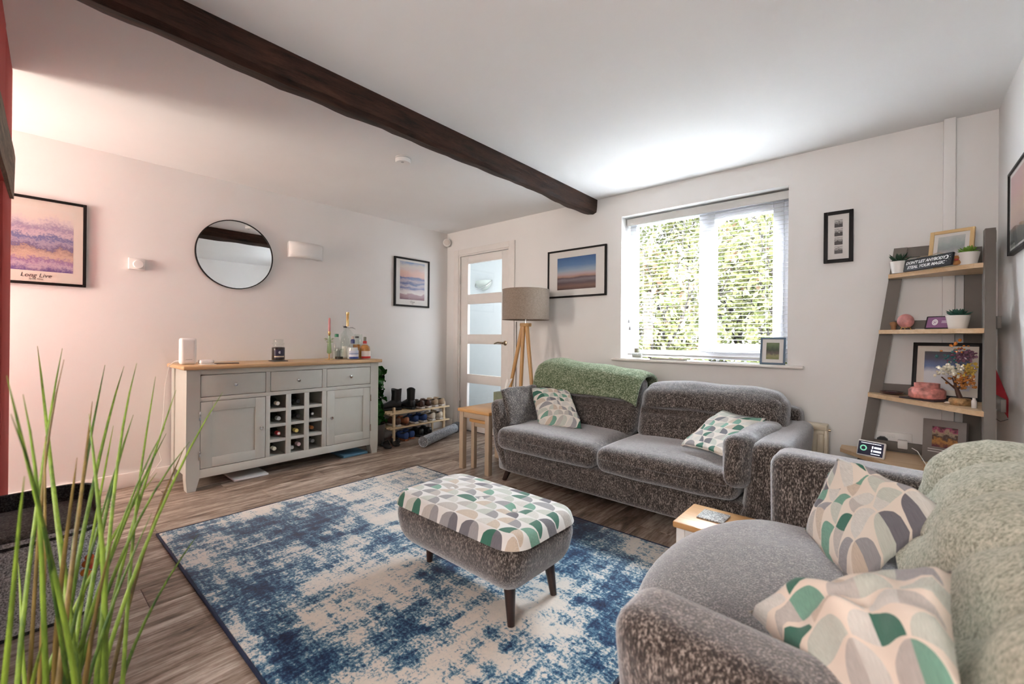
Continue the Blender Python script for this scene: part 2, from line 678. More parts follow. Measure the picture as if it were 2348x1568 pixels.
M['charcoal_felt'] = fabric('charcoal_felt', (0.010, 0.010, 0.011), (0.035, 0.034, 0.035), (0.10, 0.10, 0.10), 160, (1, 1, 1), 0.15)
M['grey_felt'] = fabric('speckled_grey_felt', (0.13, 0.13, 0.135), (0.48, 0.48, 0.49), (0.88, 0.88, 0.90), 170, (1, 1, 1), 0.15)
M['green_throw'] = fabric('moss_green_wool', (0.04, 0.066, 0.032), (0.145, 0.185, 0.105), (0.42, 0.45, 0.34), 110, (1, 1, 1), 0.4, (0.8, 0.95, 0.75))
M['sage_throw'] = fabric('pale_sage_wool', (0.20, 0.205, 0.15), (0.40, 0.41, 0.325), (0.60, 0.60, 0.50), 150, (1, 1, 1), 0.25, (0.9, 0.95, 0.85))
M['shade'] = fabric('taupe_linen', (0.20, 0.155, 0.12), (0.30, 0.24, 0.19), (0.40, 0.33, 0.27), 300, (1, 1, 1), 0.2)
M['mat_roll'] = fabric('blue_grey_felt', (0.10, 0.11, 0.13), (0.26, 0.28, 0.31), (0.46, 0.48, 0.51), 140, (1, 0.3, 1), 0.2)
M['leaf_print'] = leaf_pattern('leaf_print_fabric', 8.0)
M['leaf_print_big'] = leaf_pattern('leaf_print_fabric_large', 6.0, (0.68, 0.62, 0.54), 3.0)
M['leaf_print_otto'] = leaf_pattern('leaf_print_fabric_stool', 13.0, (0.68, 0.68, 0.66), 9.0, 0.62)
M['grass'] = wood('grass_blade', (0.028, 0.080, 0.008), (0.23, 0.36, 0.04), 12, 'Z', 0.45, 6, 3, 0.0, 0.35)
M['grass_brown'] = wood('grass_blade_brown', (0.07, 0.05, 0.012), (0.24, 0.17, 0.04), 12, 'Z', 0.5, 6, 3, 0.0, 0.3)
M['leaf_dark'] = plain('glossy_dark_leaf', (0.02, 0.13, 0.018), 0.25, var=0.5, vscale=20)
M['succ_dark'] = plain('dark_succulent', (0.018, 0.055, 0.03), 0.45, var=0.3)
M['succ_blue'] = plain('blue_green_succulent', (0.03, 0.10, 0.075), 0.45, var=0.3)
M['succ_lime'] = plain('lime_succulent', (0.14, 0.28, 0.03), 0.45, var=0.3)
M['white_pot'] = plain('white_ceramic', (0.80, 0.78, 0.74), 0.35, var=0.02)
M['terracotta'] = plain('dark_plant_pot', (0.10, 0.085, 0.075), 0.6, var=0.1)
M['radiator'] = plain('cream_radiator', (0.66, 0.57, 0.43), 0.35, var=0.02)
M['mirror'] = plain('mirror_silver', (0.90, 0.91, 0.91), 0.01, 1.0, var=0.0)
M['screen_off'] = plain('phone_screen', (0.02, 0.015, 0.015), 0.12, var=0.1)
M['phone_edge'] = plain('phone_edge', (0.20, 0.13, 0.09), 0.3, 0.6)


def floor_mat():
    m, nt, b = new_mat('grey_brown_vinyl_plank')
    oi = node(nt, 'ShaderNodeObjectInfo')
    cmb = node(nt, 'ShaderNodeCombineXYZ')
    for i in range(3):
        link(nt, oi.outputs['Random'], cmb.inputs[i])
    sc = node(nt, 'ShaderNodeVectorMath', operation='SCALE')
    link(nt, cmb.outputs[0], sc.inputs[0])
    sc.inputs['Scale'].default_value = 53.0

    def vec(scale):
        add = node(nt, 'ShaderNodeVectorMath', operation='ADD')
        link(nt, coords(nt, 'Object', scale), add.inputs[0])
        link(nt, sc.outputs[0], add.inputs[1])
        return add.outputs[0]
    n1 = tex_noise(nt, vec((9, 1.3, 1)), 1.6, 6, 0.65, 0.8)
    n2 = tex_noise(nt, vec((70, 3.5, 1)), 1.5, 4, 0.65, 0.3)
    n3 = tex_noise(nt, vec((22, 9, 1)), 2.0, 5, 0.7)
    fac = math_node(nt, 'ADD', math_node(nt, 'MULTIPLY', n1, 0.55), math_node(nt, 'ADD', math_node(nt, 'MULTIPLY', n2, 0.28), math_node(nt, 'MULTIPLY', n3, 0.17)))
    fac = math_node(nt, 'ADD', fac, math_node(nt, 'MULTIPLY', math_node(nt, 'SUBTRACT', oi.outputs['Random'], 0.5), 0.06))
    r = ramp(nt, [(0.36, (0.050, 0.033, 0.024)), (0.45, (0.180, 0.130, 0.098)), (0.52, (0.325, 0.258, 0.208)), (0.62, (0.56, 0.49, 0.425))])
    link(nt, fac, r.inputs[0])
    link(nt, r.outputs[0], b.inputs['Base Color'])
    b.inputs['Roughness'].default_value = 0.42
    b.inputs['Specular IOR Level'].default_value = 0.4
    bump(nt, b, n2, 0.12, 0.003)
    return m


M['floor'] = floor_mat()
M['subfloor'] = plain('dark_subfloor', (0.05, 0.04, 0.035), 0.9)


def rug_mat():
    m, nt, b = new_mat('distressed_blue_rug')
    big = tex_noise(nt, coords(nt, 'Object', (1, 1, 1)), 2.1, 3, 0.55, 0.4)
    sx = tex_noise(nt, coords(nt, 'Object', (1.2, 9, 1)), 2.4, 5, 0.65, 0.3)
    sy = tex_noise(nt, coords(nt, 'Object', (9, 1.4, 1), loc=(3, 5, 0)), 2.4, 5, 0.65, 0.3)
    med = tex_noise(nt, coords(nt, 'Object', (1, 1, 1), loc=(7, 1, 0)), 9.0, 5, 0.7)
    fine = tex_noise(nt, coords(nt), 85.0, 3, 0.7)
    fac = math_node(nt, 'MULTIPLY', big, 0.95)
    for f, k in ((sx, 0.50), (sy, 0.55), (med, 0.62), (fine, 0.62)):
        fac = math_node(nt, 'ADD', fac, math_node(nt, 'MULTIPLY', f, k))
    fac = math_node(nt, 'DIVIDE', fac, 3.24)
    r = ramp(nt, [(0.405, (0.003, 0.009, 0.036)), (0.452, (0.008, 0.032, 0.095)), (0.474, (0.034, 0.105, 0.185)), (0.493, (0.11, 0.215, 0.29)),
                  (0.506, (0.33, 0.40, 0.44)), (0.522, (0.60, 0.57, 0.52)), (0.60, (0.68, 0.62, 0.55))])
    link(nt, fac, r.inputs[0])
    link(nt, r.outputs[0], b.inputs['Base Color'])
    b.inputs['Roughness'].default_value = 0.95
    b.inputs['Sheen Weight'].default_value = 0.25
    b.inputs['Specular IOR Level'].default_value = 0.1
    bump(nt, b, fine, 0.4, 0.004)
    return m


M['rug'] = rug_mat()
M['rug_edge'] = plain('navy_binding', (0.012, 0.022, 0.055), 0.85, var=0.2)
M['print_mountain'] = layered('mountain_heather_print', [(0.0, (0.16, 0.10, 0.28)), (0.10, (0.55, 0.42, 0.50)), (0.17, (0.30, 0.18, 0.36)), (0.24, (0.62, 0.45, 0.36)), (0.34, (0.40, 0.28, 0.24)),
                              (0.38, (0.16, 0.13, 0.27)), (0.46, (0.42, 0.36, 0.46)), (0.53, (0.13, 0.15, 0.34)), (0.60, (0.62, 0.50, 0.55)), (0.68, (0.34, 0.28, 0.42)), (0.78, (0.66, 0.58, 0.60)), (0.86, (0.74, 0.66, 0.60)), (1.0, (0.72, 0.68, 0.62))], 0.30, 3.4, 0.24, 24, (1.0, 1.2))
M['print_coast'] = layered('sunset_sea_print', [(0.0, (0.22, 0.10, 0.13)), (0.13, (0.36, 0.20, 0.22)), (0.16, (0.72, 0.64, 0.60)), (0.24, (0.60, 0.50, 0.52)), (0.30, (0.08, 0.10, 0.26)), (0.36, (0.48, 0.40, 0.46)), (0.42, (0.05, 0.08, 0.22)),
                           (0.50, (0.45, 0.36, 0.42)), (0.57, (0.06, 0.10, 0.28)), (0.62, (0.62, 0.36, 0.30)), (0.72, (0.70, 0.44, 0.36)), (0.80, (0.66, 0.52, 0.50)), (0.90, (0.70, 0.64, 0.58)), (1.0, (0.28, 0.38, 0.60))], 0.22, 3.0, 0.05, 22, (1.0, 2.6), 0.12)
M['print_beach'] = layered('blue_dusk_beach_photo', [(0.0, (0.07, 0.035, 0.035)), (0.10, (0.20, 0.11, 0.085)), (0.20, (0.09, 0.06, 0.07)), (0.30, (0.20, 0.17, 0.20)), (0.36, (0.11, 0.07, 0.08)), (0.40, (0.42, 0.26, 0.20)), (0.48, (0.46, 0.38, 0.40)),
                           (0.58, (0.30, 0.40, 0.52)), (0.75, (0.09, 0.21, 0.42)), (1.0, (0.03, 0.11, 0.30))], 0.10, 3.0, 0.02, 20, (1.0, 3.0), -0.1)
M['print_pink'] = layered('pink_silhouette_print', [(0.0, (0.10, 0.11, 0.10)), (0.20, (0.16, 0.17, 0.16)), (0.26, (0.50, 0.32, 0.28)), (0.5, (0.62, 0.40, 0.30)), (0.75, (0.60, 0.30, 0.29)), (1.0, (0.55, 0.25, 0.26))], 0.10, 4.0, 0.06, 20)
M['photo_bw'] = layered('black_white_photo', [(0.0, (0.02, 0.015, 0.015)), (0.42, (0.03, 0.02, 0.02)), (0.52, (0.55, 0.52, 0.50)), (0.60, (0.08, 0.07, 0.07)), (0.72, (0.60, 0.58, 0.56)), (1.0, (0.35, 0.34, 0.33))], 0.9, 3.4, 0.1, 18)
M['photo_garden'] = layered('garden_photo', [(0.0, (0.20, 0.22, 0.07)), (0.2, (0.30, 0.30, 0.14)), (0.35, (0.12, 0.10, 0.08)), (0.55, (0.04, 0.06, 0.03)), (0.8, (0.10, 0.16, 0.07)), (1.0, (0.18, 0.24, 0.12))], 0.4, 5, 0.2, 25)
M['photo_people'] = layered('pale_beach_photo', [(0.0, (0.46, 0.40, 0.40)), (0.3, (0.55, 0.50, 0.50)), (0.55, (0.34, 0.38, 0.38)), (0.75, (0.42, 0.48, 0.46)), (1.0, (0.56, 0.58, 0.57))], 0.5, 4, 0.1, 16)
M['photo_blue'] = layered('blue_white_photo', [(0.0, (0.60, 0.62, 0.66)), (0.45, (0.66, 0.68, 0.72)), (0.6, (0.10, 0.18, 0.40)), (0.8, (0.05, 0.06, 0.12)), (1.0, (0.03, 0.03, 0.04))], 0.25, 2.5, 0.02, 20, (1, 1), 0.5)
M['photo_warm'] = layered('dark_floral_photo', [(0.0, (0.10, 0.02, 0.03)), (0.3, (0.45, 0.22, 0.05)), (0.5, (0.04, 0.02, 0.02)), (0.7, (0.38, 0.30, 0.20)), (0.85, (0.30, 0.05, 0.12)), (1.0, (0.05, 0.02, 0.02))], 1.0, 4, 0.2, 14)

# ------------------------------------------------------------------ the room shell
XR = 4.40          # right wall
YF = -4.55         # front wall (behind the camera)
fl = struct('floor', B().box((-0.1, YF - 0.1, -0.1), (XR + 0.1, 0.3, -0.006)), M['subfloor'])
PWID, PLEN = 0.182, 1.22
std = None
ncol = int(math.ceil(XR / PWID))
for i in range(ncol):
    x0 = i * PWID
    x1 = min(x0 + PWID, XR)
    off = [0.0, 0.61, 0.3, 0.92, 0.15, 0.76][i % 6]
    y = YF - off
    while y < 0:
        ya, yb = max(y, YF), min(y + PLEN, 0.0)
        if yb - ya > 0.03:
            full = abs((yb - ya) - PLEN) < 1e-6 and abs((x1 - x0) - PWID) < 1e-6
            if full and std is not None:
                o = bpy.data.objects.new('plank', std)
                COL.objects.link(o)
                o.parent = fl
            else:
                b = B().box((-(x1 - x0) / 2 + 0.0006, -(yb - ya) / 2 + 0.0006, -0.006), ((x1 - x0) / 2 - 0.0006, (yb - ya) / 2 - 0.0006, 0.0), 0.0014, None, 1)
                o = obj('plank', b, M['floor'], fl, 0)
                if full:
                    std = o.data
            o.location = ((x0 + x1) / 2, (ya + yb) / 2, 0)
        y += PLEN

struct('ceiling', B().box((-0.1, YF - 0.1, H), (XR + 0.1, 0.3, H + 0.12)), M['ceiling'])
struct('wall_left', B().box((-0.12, YF - 0.1, -0.1), (0, 0.06, H + 0.1)), M['wall'])
struct('wall_right', B().box((XR, YF - 0.1, -0.1), (XR + 0.12, 0.3, H + 0.1)), M['wall'])
# window wall with the door and window openings
DX0, DX1, DZ = 0.205, 0.997, 2.005
WX0, WX1, WZ0, WZ1 = 2.252, 3.461, 0.872, 2.091
b = B()
b.box((0, 0, -0.1), (DX0, 0.11, H))
b.box((DX0, 0, DZ), (DX1, 0.11, H))
b.box((DX1, 0, -0.1), (2.0, 0.11, H))
b.box((2.0, 0, -0.1), (WX0, 0.30, H))
b.box((WX0, 0, -0.1), (WX1, 0.30, WZ0))
b.box((WX0, 0, WZ1), (WX1, 0.30, H))
b.box((WX1, 0, -0.1), (XR, 0.30, H))
struct('wall_back', b, M['wall'])
# front wall behind the camera with two windows
b = B()
for x0, x1 in ((0, 0.12), (0.85, 2.95), (4.15, XR)):
    b.box((x0, YF - 0.1, -0.1), (x1, YF, H))
for x0, x1 in ((0.12, 0.85), (2.95, 4.15)):
    b.box((x0, YF - 0.1, -0.1), (x1, YF, 0.9))
    b.box((x0, YF - 0.1, 2.05), (x1, YF, H))
struct('wall_front', b, M['wall'])
for k, (x0, x1) in enumerate(((0.12, 0.85), (2.95, 4.15))):
    b = B()
    b.box((x0, YF - 0.08, 0.9), (x0 + 0.05, YF - 0.03, 2.05))
    b.box((x1 - 0.05, YF - 0.08, 0.9), (x1, YF - 0.03, 2.05))
    b.box((x0 + 0.05, YF - 0.08, 0.9), (x1 - 0.05, YF - 0.03, 0.95))
    b.box((x0 + 0.05, YF - 0.08, 2.0), (x1 - 0.05, YF - 0.03, 2.05))
    struct('window_%d' % (k + 2), b, M['upvc'])

struct('wall_sky_block', B().box((-2.5, YF - 1.6, -0.3), (7, YF - 1.5, 4.5)).box((-2.6, YF - 1.6, -0.3), (-2.5, YF, 4.5)).box((7, YF - 1.6, -0.3), (7.1, YF, 4.5)), plain('brick_red_render', (0.30, 0.17, 0.12), 0.9))  # unseen wall, added to keep sky light out of the front windows
# chimney breast with fireplace opening, turned a touch off square
CB = Matrix.Translation((0.915, -3.395, 0)) @ Matrix.Rotation(rad(-2.4), 4, 'Z')
b = B()
b.box((0, -1.1, 0), (0.42, 0, H), 0.012, CB, 2)
b.box((1.40, -1.1, 0), (1.72, 0, H), 0.012, CB, 2)
b.box((0.42, -1.1, 1.66), (1.40, 0, H), 0.0, CB)
b.box((0.42, -1.1, 0), (1.40, -0.55, 1.66), 0.0, CB)
struct('wall_chimney', b, M['red_wall'], 30)
b = B()
bl = []
for s in range(15):
    t = s / 14
    x = 0.10 + t * 1.62
    j = noise.noise(Vector((t * 5, 1, 2))) * 0.012
    bl.append([CB @ Vector(p) for p in ((x, -0.10, 1.665 + j), (x, 0.012 + j * 0.4, 1.66 + j), (x, 0.015 - j * 0.4, 1.845 - j), (x, -0.10, 1.85 - j))])
rows = [[b.bm.verts.new(p) for p in r] for r in bl]
for s in range(14):
    for k in range(4):
        b.bm.faces.new((rows[s][k], rows[s + 1][k], rows[s + 1][(k + 1) % 4], rows[s][(k + 1) % 4]))
b.bm.faces.new(rows[0]); b.bm.faces.new(rows[-1][::-1])
tag(obj('lintel_beam', b, M['lintel'], None, 30), 'weathered grey-brown oak beam across the red chimney breast', 'beam')

# skirting boards
struct('baseboard_left', B().box((0, YF, 0), (0.014, -0.0, 0.10), 0.004), M['white_gloss'], 30)
b = B()
b.box((0.014, -0.014, 0), (0.13, 0, 0.10), 0.004)
b.box((1.07, -0.014, 0), (XR, 0, 0.10), 0.004)
struct('baseboard_back', b, M['white_gloss'], 30)
struct('baseboard_right', B().box((XR - 0.014, YF, 0), (XR, -0.014, 0.10), 0.004), M['white_gloss'], 30)
# boxed-in pipe in the right corner
struct('trim_1', B().box((4.192, -0.035, 0.1), (4.240, 0, H), 0.004), M['wall'], 30)

# dark oak ceiling beam, hand-hewn
b = B()
NS = 70
rows = []
for s in range(NS + 1):
    y = 0.0 + (YF - 0.0) * s / NS
    n1 = noise.noise(Vector((y * 1.7, 0.3, 0)))
    n2 = noise.noise(Vector((y * 4.0, 7.1, 0)))
    n3 = noise.noise(Vector((y * 9.0, 3.3, 0)))
    xr = 2.005 + 0.012 * min(1, -y)
    pts = [(xr + 0.012, H + 0.005), (xr + 0.010 + 0.003 * n3, 2.215 + 0.006 * n2), (xr + 0.002 + 0.005 * n2, 2.172 + 0.010 * n1 + 0.004 * n3),
           (xr - 0.030 + 0.012 * n1, 2.158 + 0.010 * n2 + 0.004 * n3), (xr - 0.085, 2.168 + 0.008 * n1 + 0.004 * n3),
           (xr - 0.124 + 0.016 * n1 + 0.010 * n2 + 0.006 * n3, 2.182 + 0.012 * n1 + 0.006 * n3), (xr - 0.138 + 0.016 * n1 + 0.010 * n2 + 0.006 * n3, 2.205 + 0.010 * n1), (xr - 0.146, H + 0.005)]
    rows.append([b.bm.verts.new((px, y, pz)) for px, pz in pts])
for s in range(NS):
    for k in range(len(rows[0])):
        k2 = (k + 1) % len(rows[0])
        b.bm.faces.new((rows[s][k], rows[s][k2], rows[s + 1][k2], rows[s + 1][k]))
b.bm.faces.new(rows[0]); b.bm.faces.new(rows[-1][::-1])
tag(obj('ceiling_beam', b, M['beam'], None, 28), 'dark stained hand-hewn oak beam running across the white ceiling', 'beam')

# ------------------------------------------------------------------ door to the hall
door = thing('door_1', None, None, (0.231, 0.0, 0))
door['kind'] = 'structure'
b = B()
L0, L1, LT = 0.233, 0.969, 1.978
panes = [(1.540, 1.890), (1.090, 1.430), (0.640, 0.982), (0.195, 0.540)]
PX0, PX1 = 0.348, 0.868
yd0, yd1 = 0.012, 0.047
w('stile', B().box((L0, yd0, 0.005), (PX0, yd1, LT), 0.003), M['white_gloss'], door)
w('stile', B().box((PX1, yd0, 0.005), (L1, yd1, LT), 0.003), M['white_gloss'], door)
edges = [0.005] + [z for p in panes[::-1] for z in p] + [LT]
for k in range(0, len(edges), 2):
    w('rail', B().box((PX0, yd0, edges[k]), (PX1, yd1, edges[k + 1]), 0.003), M['white_gloss'], door)
for z0, z1 in panes:
    w('pane', B().box((PX0 - 0.002, 0.026, z0 - 0.002), (PX1 + 0.002, 0.031, z1 + 0.002)), M['glazing'], door, 0)
hd = w('door_handle', B().lathe([(0.0245, 0), (0.0245, 0.006), (0.018, 0.009), (0.011, 0.011), (0.011, 0.045)], (0.928, 0.012, 0.998), 20, Matrix.Rotation(rad(90), 4, 'X')), M['brass'], door)
w('lever', B().tube([(0.930, -0.034, 0.998), (0.905, -0.040, 1.004), (0.87, -0.042, 1.006), (0.84, -0.042, 0.998), (0.815, -0.040, 0.990)], [0.011, 0.0095, 0.008, 0.0075, 0.006], 10), M['brass'], hd)
for z in (1.72, 1.02, 0.28):
    w('hinge', B().box((0.226, 0.000, z - 0.05), (0.238, 0.012, z + 0.05), 0.002), M['chrome'], door)
b = B()
b.box((DX0, -0.004, 0), (L0 - 0.004, 0.115, DZ))
b.box((L1 + 0.004, -0.004, 0), (DX1, 0.115, DZ))
b.box((L0 - 0.004, -0.004, LT + 0.004), (L1 + 0.004, 0.115, DZ))
struct('trim_2', b, M['white_gloss'], 30)
b = B()
b.box((0.135, -0.016, 0), (DX0 + 0.008, 0, DZ + 0.055), 0.005)
b.box((DX1 - 0.008, -0.016, 0), (1.065, 0, DZ + 0.055), 0.005)
b.box((DX0 + 0.008, -0.016, DZ - 0.008), (DX1 - 0.008, 0, DZ + 0.055), 0.005)
struct('trim_3', b, M['white_gloss'], 30)
# hall beyond the glass
b = B()
b.box((-1.2, 1.15, -0.1), (1.30, 1.25, H + 0.1))
b.box((-1.3, 0.11, -0.1), (-1.2, 1.25, H + 0.1))
b.box((1.30, 0.11, -0.1), (1.40, 1.25, H + 0.1))
b.box((-1.2, 0.06, -0.1), (0.0, 0.11, H + 0.1))
struct('wall_hall', b, plain('hall_paint', (0.77, 0.79, 0.785), 0.9, var=0.01))
struct('floor_hall', B().box((-1.3, 0.11, -0.1), (1.40, 1.25, -0.001)), M['subfloor'])
struct('ceiling_hall', B().box((-1.3, 0.30, H), (1.40, 1.25, H + 0.1)), M['ceiling'])
hl = thing('hall_uplighter', 'half-moon wall uplighter seen through the top door pane', 'wall light', (-0.52, 1.15, 1.86))
b = B()
prof = [(0.004, -0.12), (0.055, -0.105), (0.095, -0.07), (0.12, -0.025), (0.128, 0.02)]


def halfbowl(sc, dz):
    def fn(u, v):
        a = PI + PI * u
        i = v * (len(prof) - 1)
        k = min(int(i), len(prof) - 2)
        t = i - k
        r = prof[k][0] * (1 - t) + prof[k + 1][0] * t
        z = prof[k][1] * (1 - t) + prof[k + 1][1] * t
        return Vector((r * sc * math.cos(a) * 1.2, r * sc * math.sin(a) * 0.85, z * sc + dz))
    return fn


b.grid(halfbowl(1.0, 0), 24, 12)
obj('shade', b, plain('uplighter_plaster', (0.62, 0.66, 0.60), 0.6), hl, 60)
b = B()
for k in range(24):
    pass
b.tube([Vector((0.155 * math.cos(PI + PI * k / 20), 0.11 * math.sin(PI + PI * k / 20) - 0.0, 0.02 - 0.125 * math.sin(PI * k / 20))) for k in range(21)], 0.009, 8)
obj('metal_band', b, M['chrome'], hl, 60)

# ------------------------------------------------------------------ window, sill, blind
win = thing('window_1', None, None, (WX0, 0.16, WZ0))
win['kind'] = 'structure'
fy0, fy1 = 0.165, 0.235
zb, zt = 0.905, WZ1
w('window_frame', B().box((WX0, fy0, zb), (WX0 + 0.055, fy1, zt), 0.004).box((WX1 - 0.055, fy0, zb), (WX1, fy1, zt), 0.004)
  .box((WX0 + 0.055, fy0, zb), (WX1 - 0.055, fy1, zb + 0.055), 0.004).box((WX0 + 0.055, fy0, zt - 0.055), (WX1 - 0.055, fy1, zt), 0.004)
  .box((2.835, fy0, zb + 0.055), (2.895, fy1, zt - 0.055), 0.004), M['upvc'], win)
w('sash', B().box((2.895, fy0 - 0.018, zb + 0.05), (2.955, fy1, zt - 0.05), 0.005).box((WX1 - 0.115, fy0 - 0.018, zb + 0.05), (WX1 - 0.05, fy1, zt - 0.05), 0.005)
  .box((2.955, fy0 - 0.018, zb + 0.05), (WX1 - 0.115, fy1, zb + 0.115), 0.005).box((2.955, fy0 - 0.018, zt - 0.115), (WX1 - 0.115, fy1, zt - 0.05), 0.005), M['upvc'], win)
w('pane', B().box((WX0 + 0.05, 0.196, zb + 0.05), (2.84, 0.202, zt - 0.05)), M['glazing'], win, 0)
w('pane', B().box((2.95, 0.196, zb + 0.11), (WX1 - 0.11, 0.202, zt - 0.11)), M['glazing'], win, 0)
hh = w('window_handle', B().box((2.910, fy0 - 0.032, 1.47), (2.938, fy0 - 0.018, 1.56), 0.004), M['upvc'], win)
w('lever', B().tube([(2.924, fy0 - 0.04, 1.52), (2.92, fy0 - 0.045, 1.46), (2.915, fy0 - 0.045, 1.40)], [0.010, 0.009, 0.007], 8), M['upvc'], hh)
struct('window_sill', B().box((2.19, -0.055, 0.872), (3.557, 0.0, 0.893), 0.008).box((WX0, -0.001, 0.872), (WX1, 0.17, 0.893), 0.0), M['white_gloss'], 40)

blind = thing('venetian_blind', 'white horizontal slat venetian blind hanging across the window recess', 'blind', (2.85, 0.10, 2.08))
w('valance', B().box((WX0 + 0.012, 0.072, 2.022), (WX1 - 0.008, 0.08, 2.078), 0.002), M['valance'], blind)
w('head_rail', B().box((WX0 + 0.015, 0.08, 2.03), (WX1 - 0.01, 0.125, 2.078), 0.002), M['slat'], blind)
sx0, sx1 = WX0 + 0.018, WX1 - 0.012


def slat_shape():
    b = B()
    n = 6
    hw = 0.0125
    prof = [(-hw + 2 * hw * k / n, 0.0016 * (1 - (2 * k / n - 1) ** 2)) for k in range(n + 1)]
    top = [(y, z + 0.0007) for y, z in prof]
    ring = prof + top[::-1]
    a = [b.bm.verts.new((-(sx1 - sx0) / 2, y, z)) for y, z in ring]
    c = [b.bm.verts.new(((sx1 - sx0) / 2, y, z)) for y, z in ring]
    m_ = len(ring)
    for k in range(m_):
        b.bm.faces.new((a[k], a[(k + 1) % m_], c[(k + 1) % m_], c[k]))
    b.bm.faces.new(a[::-1]); b.bm.faces.new(c)
    return b


s0 = None
nsl = 36
for k in range(nsl):
    z = 2.008 - k * 0.0298
    if s0 is None:
        s0 = obj('slat', slat_shape(), M['slat'], blind, 60)
        o = s0
    else:
        o = bpy.data.objects.new('slat', s0.data)
        COL.objects.link(o)
        o.parent = blind
    o.location = ((sx0 + sx1) / 2 - 2.85, 0.002, z - 2.08)
    o.rotation_euler = (rad(6), 0, 0)
w('bottom_rail', B().box((sx0, 0.088, 0.918), (sx1, 0.116, 0.934), 0.003), M['slat'], blind)
for x in (2.40, 2.82, 3.31):
    for dy in (-0.0135, 0.0135):
        w('ladder_cord', B().cyl((x, 0.102 + dy, 0.93), (x, 0.102 + dy, 2.03), 0.0007, seg=5), M['slat'], blind)
for x, z in ((2.292, 1.22), (2.302, 1.16), (3.292, 1.80), (3.335, 1.12)):
    c = w('pull_cord', B().cyl((x, 0.066, z), (x, 0.066, 2.03), 0.0009, seg=5), M['valance'], blind)
    w('tassel', B().lathe([(0.004, 0.028), (0.007, 0.02), (0.009, 0.0)], (x, 0.066, z - 0.028), 10), plain('grey_tassel', (0.33, 0.33, 0.32), 0.5) if 'tassel' not in M else M['tassel'], c)

# ------------------------------------------------------------------ garden outside
M['lawn'] = plain('lawn', (0.05, 0.068, 0.02), 0.95, var=0.35, vscale=3)
struct('ground', B().box((-8, 0.35, -0.35), (14, 16, -0.25)), M['lawn'])
M['leafA'] = plain('pale_green_leaf', (0.19, 0.225, 0.075), 0.7, var=0.35, vscale=4)
M['leafB'] = plain('yellow_green_leaf', (0.30, 0.31, 0.125), 0.7, var=0.3, vscale=4)
M['leafC'] = plain('russet_leaf', (0.30, 0.18, 0.11), 0.7, var=0.3, vscale=4)
M['bark'] = wood('grey_bark', (0.05, 0.045, 0.04), (0.14, 0.12, 0.11), 12, 'Z', 0.9, 5, 4, 0.3)


def garden_bush(name, label, x, y, h, rx, ry, mats, seed, nleaf=4200, z0=-0.25):
    r = random.Random(seed)
    t = thing(name, label, 'bush', (x, y, z0), 0, 'bushes in the garden beyond the window')
    tips = []
    b = B()
    b.tube([(0, 0, 0), (0.03, 0.02, h * 0.2), (0.0, 0.05, h * 0.36)], [0.05, 0.042, 0.034], 8)
    for k in range(13):
        a = r.uniform(0, 2 * PI)
        z = h * r.uniform(0.22, 0.36)
        p = Vector((0, 0.04, z))
        pts = [p]
        for q in range(5):
            p = p + Vector((math.cos(a) * rx * 0.2, math.sin(a) * ry * 0.2, h * 0.12)) + Vector((r.uniform(-.1, .1), r.uniform(-.1, .1), r.uniform(-.05, .08)))
            pts.append(p.copy())
            tips.append(p.copy())
            if q > 1:
                a2 = a + r.uniform(-1.2, 1.2)
                e = p + Vector((math.cos(a2) * 0.28, math.sin(a2) * 0.28, r.uniform(.05, .25)))
                b.tube([p, (p + e) / 2 + Vector((0, 0, .03)), e], [0.009, 0.006, 0.003], 5)
                tips.append(e)
        b.tube(pts, [0.022, 0.018, 0.014, 0.011, 0.008, 0.004], 6)
    obj('branches', b, M['bark'], t, 60)
    bs = [B() for _ in mats]
    for k in range(nleaf):
        while True:
            q = Vector((r.uniform(-1, 1), r.uniform(-1, 1), r.uniform(-1, 1)))
            if q.length < 1:
                break
        if r.random() < 0.45 and tips:
            c = r.choice(tips) + q * 0.25
        else:
            c = Vector((q.x * rx, q.y * ry, h * 0.52 + q.z * h * 0.5))
        if c.z < 0.02:
            continue
        s = r.uniform(0.035, 0.075)
        d1 = Vector((r.uniform(-1, 1), r.uniform(-1, 1), r.uniform(-1, 1))).normalized()
        d2 = d1.orthogonal().normalized()
        bb = bs[0 if r.random() < 0.6 else r.randrange(len(bs))]
        vs = [bb.bm.verts.new(c + d) for d in (-d1 * s, -d2 * s * 0.42, d1 * s, d2 * s * 0.42)]
        bb.bm.faces.new(vs)
    for bb, m_ in zip(bs, mats):
        o = obj('foliage', bb, m_, t, 0)
        o['kind'] = 'stuff'
    return t


garden_bush('garden_bush', 'pale green leafy bush with bare branching stems, left in the window', 1.55, 2.4, 2.6, 0.85, 0.6, [M['leafB'], M['leafA'], M['leafC']], 3)
garden_bush('garden_bush', 'yellow-green bush with dark twigs behind the right window pane', 3.05, 2.9, 2.8, 0.85, 0.6, [M['leafB'], M['leafA']], 5)
garden_bush('garden_bush', 'tall pale hedge bush filling the back of the left pane', -0.2, 4.5, 4.0, 1.3, 0.8, [M['leafA'], M['leafB']], 8, 4800)
garden_bush('garden_bush', 'tall yellow-green hedge bush behind the window mullion', 1.9, 5.2, 4.6, 1.5, 0.8, [M['leafB'], M['leafA']], 9, 5200)
garden_bush('garden_bush', 'russet-tinged low bush at the foot of the left pane', 0.75, 3.1, 1.25, 0.8, 0.5, [M['leafC'], M['leafB']], 12, 1800)
garden_bush('garden_bush', 'tall light green bush at the far right of the window view', 3.9, 4.6, 4.0, 1.2, 0.8, [M['leafA'], M['leafB']], 14, 4600)

